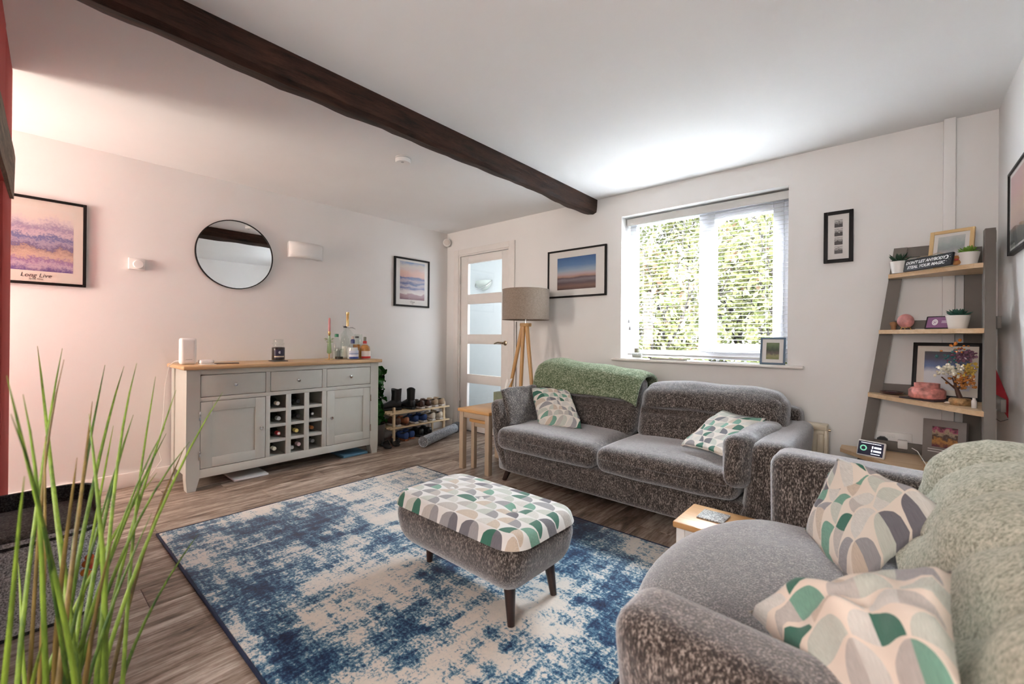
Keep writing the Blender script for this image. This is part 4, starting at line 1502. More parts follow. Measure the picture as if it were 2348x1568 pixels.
def knob(parent, y, z):
    w('knob', B().lathe([(0.008, 0), (0.0055, 0.004), (0.005, 0.014), (0.012, 0.020), (0.0145, 0.025), (0.0125, 0.030), (0.001, 0.032)], (XF - 0.001, y, z), 18, RM), M['chrome'], parent)


for y0, y1 in ((-2.541, -2.134), (-2.097, -1.703), (-1.661, -1.263)):
    d = w('drawer', B().box((XF - 0.020, y0, 0.6335), (XF - 0.003, y1, 0.7815), 0.0015), P, sb)
    knob(d, (y0 + y1) / 2, 0.708)
for (y0, y1, ky, hy) in ((-2.541, -2.134, -2.168, -2.545), (-1.661, -1.263, -1.630, -1.259)):
    z0, z1 = 0.1435, 0.5985
    fwid = 0.068
    d = w('door', B().box((XF - 0.020, y0, z0), (XF - 0.011, y1, z1), 0.001), P, sb)
    w('door_stile', B().box((XF - 0.011, y0, z0), (XF - 0.001, y0 + fwid, z1), 0.0015), P, d)
    w('door_stile', B().box((XF - 0.011, y1 - fwid, z0), (XF - 0.001, y1, z1), 0.0015), P, d)
    w('door_rail', B().box((XF - 0.011, y0 + fwid, z0), (XF - 0.001, y1 - fwid, z0 + fwid), 0.0015), P, d)
    w('door_rail', B().box((XF - 0.011, y0 + fwid, z1 - fwid), (XF - 0.001, y1 - fwid, z1), 0.0015), P, d)
    knob(d, ky, 0.372)
    for hz in (0.235, 0.505):
        w('hinge', B().box((XF - 0.004, hy - 0.006, hz - 0.03), (XF + 0.004, hy + 0.006, hz + 0.03), 0.0015), M['chrome'], d)
# wine rack lattice
cols = [(-2.100, -1.985), (-1.947, -1.845), (-1.807, -1.700)]
zrow = [0.140, 0.256, 0.371, 0.487, 0.602]
for y0, y1 in ((-1.985, -1.947), (-1.845, -1.807)):
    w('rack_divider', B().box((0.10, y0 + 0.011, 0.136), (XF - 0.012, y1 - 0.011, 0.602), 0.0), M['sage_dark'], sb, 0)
    w('rack_divider', B().box((XF - 0.014, y0, 0.140), (XF - 0.002, y1, 0.602), 0.001), P, sb)
for z in zrow[1:-1]:
    for y0, y1 in cols:
        w('rack_shelf', B().box((0.10, y0, z - 0.012), (XF - 0.006, y1, z + 0.010), 0.001), P, sb)


def wine_bottle(label, y, z, glass, cap, capend=None, tip=0.425, r=0.036, tilt=0.0):
    t = thing('wine_bottle', label, 'bottle', (0.25, y, z), 0, 'wine bottles in the sideboard rack')
    L = tip - 0.12
    m_ = Matrix.Translation((0.12, y, z)) @ Matrix.Rotation(tilt, 4, 'Z') @ Matrix.Rotation(rad(90), 4, 'Y')
    w('bottle_body', B().lathe([(0.01, 0.0), (r, 0.004), (r, L - 0.115), (r * 0.85, L - 0.095), (0.016, L - 0.068), (0.0145, L - 0.03)], (0, 0, 0), 18, m_), glass, t, 60)
    w('capsule', B().lathe([(0.0150, L - 0.062), (0.0152, L - 0.004), (0.0140, L), (0.001, L + 0.0005)], (0, 0, 0), 16, m_), cap, t)
    if capend is not None:
        w('cap_end', B().lathe([(0.0095, L + 0.0006), (0.0095, L + 0.0016), (0.001, L + 0.0018)], (0, 0, 0), 14, m_), capend, t)
    return t


gl_dark = plain('dark_bottle_glass', (0.008, 0.012, 0.008), 0.08, var=0.2, coat=0.5)
gl_green = plain('olive_bottle_glass', (0.07, 0.06, 0.015), 0.08, var=0.2, coat=0.5)
cap_cream = plain('cream_foil', (0.66, 0.62, 0.48), 0.35)
cap_silver = plain('silver_foil', (0.60, 0.60, 0.60), 0.3, 0.7)
cap_red = plain('red_foil', (0.30, 0.02, 0.025), 0.3)
cap_yellow = plain('yellow_foil', (0.62, 0.50, 0.16), 0.35)
cap_black = plain('black_foil', (0.012, 0.012, 0.012), 0.3)
cap_copper = plain('copper_foil', (0.40, 0.16, 0.05), 0.35, 0.5)
cap_white = plain('white_cap', (0.70, 0.68, 0.66), 0.4)
cap_pink = plain('pinkish_foil', (0.50, 0.38, 0.38), 0.35)
zz = [zrow[k] + 0.012 + 0.038 for k in range(4)]
c1, c2, c3 = [(a + b_) / 2 for a, b_ in cols]
wine_bottle('wine bottle with cream cap, top cell of the left rack column', c1, zz[3], gl_dark, cap_cream, cap_white, 0.43)
wine_bottle('wine bottle with silver screw cap, second cell of the left column', c1 + 0.006, zz[2], gl_dark, cap_silver, None, 0.435)
wine_bottle('wine bottle with red foil neck, third cell of the left column', c1 + 0.006, zz[1], gl_dark, cap_red, cap_white, 0.435)
wine_bottle('wine bottle with cream cap, bottom cell of the left column', c1 - 0.018, zz[0], gl_green, cap_cream, None, 0.42)
wine_bottle('black-necked wine bottle, top cell of the middle rack column', c2 + 0.010, zz[3], gl_dark, cap_black, None, 0.42)
wine_bottle('dark wine bottle, second cell of the middle rack column', c2 + 0.006, zz[2], gl_dark, cap_black, None, 0.43)
wine_bottle('wine bottle with yellow cap, third cell of the middle column', c2 - 0.004, zz[1], gl_green, cap_yellow, None, 0.43)
wine_bottle('slim silver-capped bottle, lower left in the bottom middle cell', c2 - 0.032, zz[0] - 0.016, gl_dark, cap_silver, None, 0.415, 0.018)
wine_bottle('wine bottle with pinkish foil, bottom cell of the middle column', c2 + 0.014, zz[0] + 0.004, gl_green, cap_pink, None, 0.43, 0.030)
wine_bottle('wine bottle with black and white ringed cap, right rack column', c3 - 0.014, zz[2], gl_dark, cap_black, cap_white, 0.41)
wine_bottle('copper-necked bottle, third cell of the right rack column', c3 - 0.014, zz[1], gl_dark, cap_copper, None, 0.405)
wine_bottle('grey-capped dark bottle, bottom cell of the right rack column', c3 + 0.004, zz[0], gl_dark, plain('grey_cap', (0.22, 0.23, 0.23), 0.4), None, 0.38)

# ------------------------------------------------------------------ on the sideboard
ZT = 0.851
rt = thing('wifi_router', 'tall white wifi router standing on the left of the sideboard', 'router', (0.25, -2.575, ZT))
w('body', B().soft((0.21, -2.622, ZT), (0.285, -2.530, 1.035), 0.014, 8), M['white_plastic'], rt, 60)
w('maker_mark', B().box((0.2850, -2.595, 0.8832), (0.2856, -2.557, 0.8862)), plain('grey_print', (0.45, 0.45, 0.45), 0.6), rt, 0)
w('cable', B().tube([(0.215, -2.60, 0.875), (0.17, -2.632, 0.87), (0.12, -2.655, 0.84), (0.06, -2.665, 0.70), (0.04, -2.672, 0.45), (0.05, -2.70, 0.25), (0.05, -2.68, 0.16), (0.04, -2.74, 0.06), (0.06, -2.67, 0.02), (0.03, -2.62, 0.01)], 0.0028, 6), M['white_plastic'], rt, 60)
tag(obj('white_hub_box', B().soft((0.235, -2.515, ZT), (0.305, -2.428, ZT + 0.030), 0.010, 6), M['white_plastic'], None, 60), 'small white hub box between the router and the phone', 'hub')
tag(obj('folded_card', B().box((0.32, -2.53, ZT), (0.40, -2.44, ZT + 0.003), 0.001), M['white_plastic'], None, 40), 'flat white card lying in front of the small hub box', 'card')
ph = thing('mobile_phone', 'dark mobile phone lying flat on the sideboard', 'phone', (0.35, -2.36, ZT))
mph = Matrix.Translation((0.35, -2.365, ZT)) @ Matrix.Rotation(rad(-14), 4, 'Z')
w('case', B().box((-0.038, -0.075, 0.0), (0.038, 0.075, 0.008), 0.003, mph), M['phone_edge'], ph)
w('screen', B().box((-0.035, -0.072, 0.008), (0.035, 0.072, 0.0088), 0.0, mph), M['screen_off'], ph, 0)

cj = thing('candle_jar', 'black-labelled glass candle jar on a slate coaster, mid sideboard', 'candle', (0.25, -1.975, ZT))
w('coaster', B().box((0.195, -2.03, ZT), (0.305, -1.92, ZT + 0.006), 0.002), plain('slate', (0.08, 0.08, 0.08), 0.7, var=0.3), cj)
zc = ZT + 0.0065
w('glass_jar', B().lathe([(0.046, 0), (0.050, 0.006), (0.050, 0.105), (0.040, 0.118), (0.040, 0.128)], (0.25, -1.975, zc), 28), M['clear_glass'], cj, 60)
w('wax', B().lathe([(0.044, 0.005), (0.047, 0.010), (0.047, 0.103), (0.038, 0.108)], (0.25, -1.975, zc), 28), plain('black_wax', (0.018, 0.014, 0.014), 0.3), cj)
w('lid', B().lathe([(0.042, 0.128), (0.045, 0.131), (0.045, 0.140), (0.036, 0.144), (0.038, 0.165), (0.034, 0.172), (0.001, 0.174)], (0.25, -1.975, zc), 28), M['clear_glass'], cj, 60)
b = B()
b.grid(lambda u, v: Vector((0.25 + 0.0512 * math.cos(-0.95 + 1.5 * u), -1.975 + 0.0512 * math.sin(-0.95 + 1.5 * u), zc + 0.018 + 0.070 * v)), 14, 6)
w('label', b, layered('candle_label', [(0.0, (0.02, 0.02, 0.05)), (0.12, (0.02, 0.02, 0.05)), (0.14, (0.62, 0.54, 0.40)), (0.27, (0.62, 0.54, 0.40)), (0.29, (0.015, 0.015, 0.045)), (1.0, (0.03, 0.025, 0.06))], 0.0, 3), cj, 60)
b = B()
b.lathe([(0.011, 0.0), (0.011, 0.0008)], (0.25 + 0.0508 * math.cos(-0.15), -1.975 + 0.0508 * math.sin(-0.15), zc + 0.066), 16, RM)
w('moon_print', b, plain('pale_moon_ink', (0.55, 0.55, 0.62), 0.6), cj, 0)

cs = thing('candlestick', 'pale green glass candlestick with pink taper candle and leaf sprig', 'candlestick', (0.25, -1.553, ZT))
cx_, cy_ = 0.25, -1.553
w('base', B().lathe([(0.042, 0), (0.042, 0.003), (0.010, 0.006), (0.005, 0.010), (0.005, 0.055)], (cx_, cy_, ZT), 28), M['gold'], cs)
w('stem_glass', B().lathe([(0.006, 0.05), (0.020, 0.06), (0.017, 0.12), (0.010, 0.205), (0.008, 0.215)], (cx_, cy_, ZT), 20), glass_mat('pale_green_glass', (0.70, 0.84, 0.62)), cs, 60)
w('cup', B().lathe([(0.006, 0.21), (0.011, 0.222), (0.011, 0.245)], (cx_, cy_, ZT), 18), M['gold'], cs)
w('taper_candle', B().lathe([(0.010, 0.245), (0.009, 0.35), (0.006, 0.365), (0.001, 0.368)], (cx_, cy_, ZT), 16), plain('dusty_pink_wax', (0.58, 0.24, 0.25), 0.5), cs)
for k in range(9):
    a = k * 2.4
    z = ZT + 0.150 + 0.010 * (k % 4)
    d = Vector((math.cos(a), math.sin(a), 0.1))
    o_ = Vector((cx_, cy_, z)) + d * 0.012
    pe = Vector((-d.y, d.x, 0))
    w('sprig_leaf', B().quad(o_, o_ + d * 0.016 - pe * 0.009 + Vector((0, 0, .006)), o_ + d * 0.034 + Vector((0, 0, -0.004)), o_ + d * 0.016 + pe * 0.009 + Vector((0, 0, .006))), plain('pale_sprig', (0.33, 0.45, 0.22), 0.6), cs, 0)


def glassware(name, label, cat, x, y, prof, mat, extra=(), group=None):
    t = thing(name, label, cat, (x, y, ZT), 0, group)
    w('glass', B().lathe(prof, (x, y, ZT), 28, None, True), mat, t, 60)
    for nm, pr, mt in extra:
        w(nm, B().lathe(pr, (x, y, ZT), 28), mt, t, 60)
    return t


G = 'drinks bottles on the sideboard'
amber = plain('amber_spirit', (0.50, 0.20, 0.03), 0.12, var=0.1, coat=0.5)
clearliq = plain('clear_spirit', (0.60, 0.62, 0.62), 0.12, var=0.05, coat=0.5)
bluelab = layered('blue_white_label', [(0.0, (0.02, 0.05, 0.22)), (0.22, (0.02, 0.05, 0.22)), (0.24, (0.62, 0.64, 0.72)), (0.52, (0.62, 0.64, 0.72)), (0.56, (0.10, 0.16, 0.36)), (0.70, (0.45, 0.50, 0.62)), (1.0, (0.55, 0.58, 0.66))], 0.12, 14)
redlab = layered('red_white_label', [(0.0, (0.50, 0.02, 0.015)), (0.26, (0.50, 0.02, 0.015)), (0.28, (0.76, 0.70, 0.64)), (1.0, (0.78, 0.72, 0.66))], 0.02, 10)


def label_band(t, x, y, r, z0, z1, mat, a0=-1.1, a1=0.7, name='label'):
    b = B()
    b.grid(lambda u, v: Vector((x + r * math.cos(a0 + (a1 - a0) * u), y + r * math.sin(a0 + (a1 - a0) * u), ZT + z0 + (z1 - z0) * v)), 16, 6)
    return w(name, b, mat, t, 60)


glassware('whisky_tumbler', 'short clear tumbler with dark base beside the candlestick', 'glass', 0.27, -1.472, [(0.034, 0.0), (0.037, 0.004), (0.039, 0.095), (0.037, 0.095), (0.034, 0.026), (0.001, 0.024)], M['clear_glass'],
          [('dark_base', [(0.033, 0.004), (0.034, 0.024), (0.001, 0.025)], plain('dark_glass_base', (0.02, 0.02, 0.02), 0.1))])
t = glassware('spirit_bottle', 'clear spirit bottle with green cap behind the tumbler', 'bottle', 0.17, -1.445, [(0.034, 0.0), (0.036, 0.005), (0.036, 0.15), (0.020, 0.18), (0.014, 0.20), (0.014, 0.225)], M['clear_glass'],
              [('cap', [(0.017, 0.198), (0.017, 0.222), (0.015, 0.226), (0.001, 0.227)], plain('green_cap', (0.02, 0.20, 0.09), 0.4)), ('spirit', [(0.032, 0.004), (0.033, 0.075), (0.001, 0.076)], clearliq)], G)
t = glassware('spirit_bottle', 'tall clear bottle with black cap and white label', 'bottle', 0.19, -1.375, [(0.038, 0.0), (0.041, 0.005), (0.041, 0.17), (0.028, 0.20), (0.015, 0.225), (0.014, 0.285)], M['clear_glass'],
              [('cap', [(0.0155, 0.283), (0.0155, 0.298), (0.001, 0.300)], M['black'])], G)
label_band(t, 0.19, -1.375, 0.0418, 0.02, 0.115, M['white_plastic'])
t = glassware('gin_bottle', 'squat gin bottle with blue and white label at the front', 'bottle', 0.315, -1.367, [(0.050, 0.0), (0.053, 0.006), (0.053, 0.085), (0.046, 0.112), (0.024, 0.135), (0.016, 0.148), (0.016, 0.172)], M['clear_glass'],
              [('spirit', [(0.046, 0.005), (0.048, 0.080), (0.043, 0.105), (0.001, 0.106)], clearliq), ('neck_foil', [(0.0175, 0.140), (0.0185, 0.170), (0.012, 0.180)], plain('navy_foil', (0.02, 0.03, 0.12), 0.3)),
               ('stopper', [(0.012, 0.178), (0.013, 0.205), (0.001, 0.207)], plain('pale_cork', (0.50, 0.42, 0.36), 0.7))], G)
label_band(t, 0.315, -1.367, 0.0538, 0.006, 0.078, bluelab)
t = glassware('gin_bottle', 'squat amber gin bottle with red and white label at the right end', 'bottle', 0.315, -1.247, [(0.050, 0.0), (0.053, 0.006), (0.053, 0.090), (0.046, 0.115), (0.024, 0.138), (0.016, 0.150), (0.016, 0.172)], M['clear_glass'],
              [('spirit', [(0.046, 0.005), (0.048, 0.086), (0.043, 0.110), (0.020, 0.130), (0.001, 0.131)], amber), ('neck_foil', [(0.0175, 0.138), (0.0185, 0.160), (0.012, 0.165)], plain('red_foil_neck', (0.45, 0.02, 0.02), 0.3)),
               ('stopper', [(0.012, 0.165), (0.013, 0.200), (0.001, 0.202)], plain('grey_green_stopper', (0.20, 0.22, 0.18), 0.6))], G)
label_band(t, 0.315, -1.247, 0.0538, 0.006, 0.072, redlab)
t = glassware('liqueur_bottle', 'amber liqueur bottle standing behind the two gin bottles', 'bottle', 0.20, -1.262, [(0.036, 0.0), (0.038, 0.005), (0.038, 0.14), (0.016, 0.175), (0.015, 0.20)], M['clear_glass'],
              [('spirit', [(0.033, 0.004), (0.034, 0.13), (0.001, 0.131)], amber), ('cap', [(0.017, 0.19), (0.017, 0.205), (0.001, 0.206)], M['black'])], G)
t = thing('glass_decanter', 'round glass decanter with tall gold pourer behind the gin bottles', 'decanter', (0.14, -1.325, ZT), 0, G)
w('glass', B().lathe([(0.030, 0), (0.052, 0.02), (0.058, 0.16), (0.060, 0.22), (0.030, 0.262), (0.018, 0.275), (0.018, 0.285)], (0.14, -1.325, ZT), 28), M['clear_glass'], t, 60)
w('collar', B().lathe([(0.022, 0.283), (0.024, 0.286), (0.022, 0.298), (0.006, 0.300)], (0.14, -1.325, ZT), 20), M['chrome'], t)
w('pourer', B().lathe([(0.012, 0.298), (0.012, 0.40), (0.015, 0.408), (0.015, 0.43), (0.004, 0.432)], (0.14, -1.325, ZT), 18), M['gold'], t)
w('bow', B().tube([(0.17, -1.39, ZT + 0.300), (0.17, -1.355, ZT + 0.290), (0.17, -1.325, ZT + 0.284), (0.17, -1.295, ZT + 0.288), (0.17, -1.262, ZT + 0.274)], [0.002, 0.006, 0.004, 0.006, 0.002], 6), plain('silver_ribbon', (0.45, 0.43, 0.42), 0.4, 0.3), t, 60)
glassware('tall_tumbler', 'empty clear tumbler standing at the back by the amber bottle', 'glass', 0.14, -1.215, [(0.032, 0.0), (0.034, 0.004), (0.037, 0.225), (0.035, 0.225), (0.031, 0.012), (0.001, 0.010)], M['clear_glass'])

# things pushed under the sideboard
tag(obj('paper_folder', B().box((0.10, -2.33, 0.001), (0.42, -2.10, 0.014), 0.002, Matrix.Identity(4)), M['white_plastic'], None, 40), 'white paper folder on the floor under the sideboard', 'folder')
tag(obj('blue_tray', B().box((0.12, -1.50, 0.001), (0.42, -1.27, 0.022), 0.004), plain('blue_plastic', (0.10, 0.24, 0.36), 0.4), None, 40), 'flat blue tray on the floor under the right end of the sideboard', 'tray')

# ------------------------------------------------------------------ leafy plant between sideboard and shoe rack
lp = thing('potted_plant', 'glossy dark green leafy plant between sideboard and shoe rack', 'plant', (0.17, -1.045, 0))
w('pot', B().lathe([(0.075, 0.001), (0.085, 0.02), (0.098, 0.19), (0.100, 0.20), (0.090, 0.20), (0.085, 0.17), (0.001, 0.168)], (0.17, -1.045, 0), 24), M['terracotta'], lp, 50)
r = random.Random(5)


def big_leaf(L, W):
    def fn(u, v):
        s = 2 * u - 1
        wv = W * math.sin(PI * min(1, v * 0.97 + 0.02)) ** 0.7 * (1 - 0.25 * v)
        return Vector((s * wv, L * v, 0.06 * L * (s * s) - 0.30 * L * v * v + 0.012 * math.sin(v * 14) * abs(s)))
    return fn


for k in range(44):
    z = 0.26 + 0.52 * (k / 43) + r.uniform(-.03, .03)
    a = k * 2.4 + r.uniform(-.4, .4)
    L = r.uniform(0.11, 0.155)
    b = B()
    b.grid(big_leaf(L, L * 0.50), 6, 8)
    o = obj('leaf', b, M['leaf_dark'], lp, 180)
    o.matrix_basis = Matrix.Translation((0.02 * math.cos(a), 0.02 * math.sin(a), z)) @ Matrix.Rotation(a, 4, 'Z') @ Matrix.Rotation(rad(r.uniform(-65, -15)), 4, 'X')
for k in range(4):
    a = k * 1.7
    obj('stem', B().tube([(0.02 * math.cos(a), 0.02 * math.sin(a), 0.165), (0.03 * math.cos(a), 0.03 * math.sin(a), 0.45), (0.02 * math.cos(a + 1), 0.02 * math.sin(a + 1), 0.76)], [0.006, 0.005, 0.003], 6), M['leaf_dark'], lp, 60)

# ------------------------------------------------------------------ shoe rack and shoes
rk = thing('shoe_rack', 'two-tier pale pine slatted shoe rack against the left wall', 'shoe rack', (0.14, -0.56, 0))
for y in (-0.885, -0.245):
    for x in (0.035, 0.238):
        w('post', B().box((x, y - 0.012, 0), (x + 0.024, y + 0.012, 0.350), 0.002), M['rack_pine'], rk)
    for z in (0.145, 0.290):
        w('cross_rail', B().box((0.059, y - 0.008, z - 0.03), (0.238, y + 0.008, z - 0.008), 0.001), M['rack_pine'], rk)
for z in (0.145, 0.290):
    for x in (0.022, 0.066, 0.110, 0.154, 0.198, 0.262):
        w('slat', B().box((x, -0.945, z - 0.008), (x + 0.018, -0.185, z + 0.008), 0.002), M['rack_pine'], rk)


def loft(sections, seg=16):
    """sections: list of (y, half width, z bottom, z top, x offset)"""
    b = B()
    rings = []
    for (y, hw, zb_, zt_, xo) in sections:
        ring = []
        for k in range(seg):
            a = 2 * PI * k / seg
            c, s = math.cos(a), math.sin(a)
            c = math.copysign(abs(c) ** 0.75, c)
            s = math.copysign(abs(s) ** 0.75, s)
            ring.append(b.bm.verts.new((xo + hw * c, y, (zb_ + zt_) / 2 + (zt_ - zb_) / 2 * s)))
        rings.append(ring)
    for i in range(len(rings) - 1):
        for k in range(seg):
            b.bm.faces.new((rings[i][k], rings[i][(k + 1) % seg], rings[i + 1][(k + 1) % seg], rings[i + 1][k]))
    b.bm.faces.new(rings[0]); b.bm.faces.new(rings[-1][::-1])
    return b


def shoe(label, cat, loc, rotz, upper, sole, kind, group, L=0.25, tilt=0.0):
    """heel at local y=0, toe towards +y"""
    t = thing('ankle_boot' if kind == 'boot' else ('flip_flop' if kind == 'flip' else 'shoe'), label, cat, loc, rotz, group)
    if kind == 'flip':
        obj('sole', loft([(0, 0.026, 0.001, 0.016, 0), (0.03, 0.036, 0.001, 0.018, 0), (0.12, 0.036, 0.001, 0.018, 0), (0.20, 0.045, 0.001, 0.017, 0), (0.245, 0.036, 0.001, 0.015, 0), (0.26, 0.02, 0.001, 0.013, 0)]), sole, t, 50)
        for s in (-1, 1):
            obj('strap', B().tube([(s * 0.036, 0.11, 0.014), (s * 0.030, 0.15, 0.045), (0.0, 0.205, 0.018)], [0.008, 0.007, 0.005], 8), upper, t, 60)
        return t
    hs = 0.022 if kind != 'boot' else 0.026
    obj('sole', loft([(0.0, 0.024, 0.001, hs, 0), (0.015, 0.034, 0.001, hs, 0), (0.10, 0.035, 0.001, hs, 0), (0.18, 0.046, 0.001, hs * .9, 0), (0.235, 0.038, 0.002, hs * .9, 0), (L + 0.012, 0.016, 0.006, hs * .9, 0)]), sole, t, 50)
    if kind == 'boot':
        obj('upper', loft([(0.004, 0.022, hs - .004, 0.09, 0), (0.02, 0.035, hs - .004, 0.11, 0), (0.08, 0.038, hs - .004, 0.115, 0), (0.12, 0.040, hs - .004, 0.095, 0), (0.17, 0.044, hs - .004, 0.072, 0), (0.22, 0.038, hs - .004, 0.056, 0), (L + 0.006, 0.015, hs - .004, 0.040, 0)]), upper, t, 180)
        b = B()
        prof = [(0.045, 0.060, 0.035, 0.048), (0.10, 0.055, 0.036, 0.050), (0.16, 0.052, 0.037, 0.050), (0.215, 0.052, 0.040, 0.054)]
        rings = []
        for z, yc, rx, ry in prof:
            rings.append([b.bm.verts.new((rx * math.cos(2 * PI * k / 20), yc + ry * math.sin(2 * PI * k / 20), z + (0.008 * math.sin(2 * PI * k / 10) if z > .2 else 0))) for k in range(20)])
        for z, yc, rx, ry in ((0.210, 0.052, 0.036, 0.050), (0.12, 0.053, 0.032, 0.046)):
            rings.append([b.bm.verts.new((rx * math.cos(2 * PI * k / 20), yc + ry * math.sin(2 * PI * k / 20), z)) for k in range(20)])
        for i in range(len(rings) - 1):
            for k in range(20):
                b.bm.faces.new((rings[i][k], rings[i][(k + 1) % 20], rings[i + 1][(k + 1) % 20], rings[i + 1][k]))
        b.bm.faces.new(rings[-1])
        obj('shaft', b, upper, t, 60)
        return t
    up = [(0.004, 0.020, hs - .004, 0.078, 0), (0.016, 0.031, hs - .004, 0.086, 0), (0.05, 0.033, hs - .004, 0.070, 0), (0.09, 0.035, hs - .004, 0.068, 0), (0.125, 0.039, hs - .004, 0.086, 0), (0.165, 0.043, hs - .004, 0.070, 0), (0.205, 0.041, hs - .004, 0.054, 0), (0.235, 0.031, hs - .004, 0.045, 0), (L + 0.004, 0.013, hs - .003, 0.034, 0)]
    obj('upper', loft(up), upper, t, 180)
    b = B()
    b.lathe([(0.030, 0.0), (0.028, 0.004), (0.024, -0.004), (0.002, -0.006)], (0, 0, 0), 20, Matrix.Translation((0, 0.062, 0.0745)) @ Matrix.Rotation(rad(-6), 4, 'X') @ Matrix.Diagonal((0.92, 1.75, 1, 1)))
    obj('collar_opening', b, M['sole_dark'], t, 60)
    obj('tongue', B().box((-0.018, 0.105, 0.078), (0.018, 0.150, 0.088), 0.003, Matrix.Rotation(rad(0), 4, 'X')), upper, t, 60)
    b = B()
    for k in range(4):
        y = 0.118 + 0.014 * k
        b.tube([(-0.020, y, 0.083 - k * 0.005), (0, y + 0.002, 0.0915 - k * 0.0045), (0.020, y, 0.083 - k * 0.005)], 0.0022, 5)
    obj('laces', b, M['cream_canvas'] if kind != 'dark' else M['sole_dark'], t, 60)
    return t


G = 'shoes on and under the rack'
z1 = 0.2995
q90 = rad(90)
# toes towards the wall (rotz 90: local +y -> -x)
shoe('black leather ankle boot at the left end of the top tier, toe to the left', 'boot', (0.145, -0.725, z1), rad(157), M['black_leather'], M['sole_dark'], 'boot', G)
shoe('black leather ankle boot second from the left on the top tier', 'boot', (0.240, -0.638, z1), rad(90), M['black_leather'], M['sole_dark'], 'boot', G, 0.23)
shoe('dark brown shoe on the top tier beside the black boots', 'shoe', (0.275, -0.543, z1), q90, M['dark_brown'], M['sole_white'], 'dark', G)
shoe('dark brown shoe on the top tier beside the beige trainers', 'shoe', (0.275, -0.452, z1), q90, M['dark_brown'], M['sole_white'], 'dark', G)
shoe('beige suede trainer on the top tier, second from the right', 'shoe', (0.275, -0.362, z1), q90, M['beige_suede'], M['sole_white'], 'trainer', G)
shoe('beige suede trainer at the right end of the top tier', 'shoe', (0.275, -0.270, z1), q90, M['beige_suede'], M['sole_white'], 'trainer', G)
z2 = 0.1545
shoe('brown shoe at the left end of the lower tier behind the post', 'shoe', (0.275, -0.838, z2), q90, M['dark_brown'], M['sole_white'], 'trainer', G)
shoe('tan leather shoe with hanging lace on the lower tier', 'shoe', (0.285, -0.745, z2), q90, M['tan_leather'], M['dark_brown'], 'trainer', G)
shoe('navy knit trainer with white sole, left one of the pair', 'shoe', (0.280, -0.625, z2), q90, M['navy_knit'], M['sole_white'], 'trainer', G)
shoe('navy knit trainer with white sole, right one of the pair', 'shoe', (0.280, -0.515, z2), q90, M['navy_knit'], M['sole_white'], 'trainer', G)
shoe('cream canvas shoe on the lower tier beside the navy pair', 'shoe', (0.275, -0.398, z2), q90, M['cream_canvas'], M['sole_white'], 'trainer', G)
shoe('cream canvas shoe at the right end of the lower tier', 'shoe', (0.275, -0.295, z2), q90, M['cream_canvas'], M['sole_white'], 'trainer', G)
shoe('brown-soled navy slip-on on the floor under the rack, left one', 'shoe', (0.30, -0.760, 0.001), q90, M['navy_knit'], M['tan_leather'], 'dark', G)
shoe('brown-soled navy slip-on on the floor under the rack, right one', 'shoe', (0.27, -0.665, 0.001), q90, M['navy_knit'], M['tan_leather'], 'dark', G)
shoe('black shoe on the floor under the middle of the rack', 'shoe', (0.26, -0.540, 0.001), q90, M['black_leather'], M['sole_dark'], 'dark', G)
shoe('black shoe on the floor under the right end of the rack', 'shoe', (0.26, -0.430, 0.001), q90, M['black_leather'], M['sole_dark'], 'dark', G)
shoe('black flip-flop on the floor by the sideboard leg, nearer the camera', 'flip-flop', (0.43, -1.055, 0.001), rad(72), M['black'], M['black'], 'flip', G)
shoe('black flip-flop on the floor by the sideboard leg, nearer the rack', 'flip-flop', (0.41, -0.955, 0.001), rad(62), M['black'], M['black'], 'flip', G)

rl = thing('rolled_mat', 'rolled blue-grey felt mat lying on the floor by the shoe rack', 'mat', (0.45, -0.45, 0))
pa, pb = Vector((0.620, -0.805, 0.056)), Vector((0.325, -0.105, 0.056))
dr = (pb - pa).normalized()
w('felt_roll', B().tube([pa, pa + dr * 0.02, pa + dr * 0.68, pb], [0.053, 0.050, 0.049, 0.051], 28), M['mat_roll'], rl, 50)
sdv = dr.cross(Vector((0, 0, 1)))
sp = []
for k in range(60):
    a = k * 0.36
    rr = 0.006 + 0.040 * k / 59
    sp.append(pa - dr * 0.001 + sdv * rr * math.cos(a) + Vector((0, 0, 1)) * rr * math.sin(a))
w('spiral_edge', B().tube(sp, 0.0022, 5), M['charcoal_felt'], rl, 60)
w('end_band', B().tube([pb - dr * 0.085, pb + dr * 0.001], [0.0525, 0.0545], 28), M['charcoal_felt'], rl, 50)

# ------------------------------------------------------------------ radiator
ra = thing('radiator', 'cream panel radiator behind the right end of the sofa', 'radiator', (3.0, -0.09, 0.3))
w('panel', B().box((2.30, -0.108, 0.14), (3.685, -0.088, 0.52), 0.006), M['radiator'], ra)
n = 26
for k in range(n):
    x = 2.33 + (3.655 - 2.33) * k / (n - 1)
    w('rib', B().box((x - 0.017, -0.118, 0.165), (x + 0.017, -0.106, 0.485), 0.005), M['radiator'], ra)
w('top_grille', B().box((2.295, -0.122, 0.505), (3.690, -0.030, 0.540), 0.008), M['radiator'], ra)
w('end_cap', B().box((3.672, -0.112, 0.14), (3.692, -0.035, 0.52), 0.004), M['radiator'], ra)
w('bleed_valve', B().cyl((3.69, -0.075, 0.505), (3.704, -0.075, 0.505), 0.008, seg=10), M['brass'], ra)
w('bracket', B().box((2.5, -0.09, 0.2), (2.54, -0.002, 0.45)).box((3.4, -0.09, 0.2), (3.44, -0.002, 0.45)), M['radiator'], ra, 0)

# ------------------------------------------------------------------ corner ladder shelf
ls = thing('ladder_shelf', 'taupe corner ladder shelf with pale oak shelves by the right wall', 'shelf', (4.2, -0.25, 0))


def lx(z):
    return 3.990 - (1.592 - z) * 0.127


def ry(z):
    return -0.345 - (1.6 - z) * 0.335


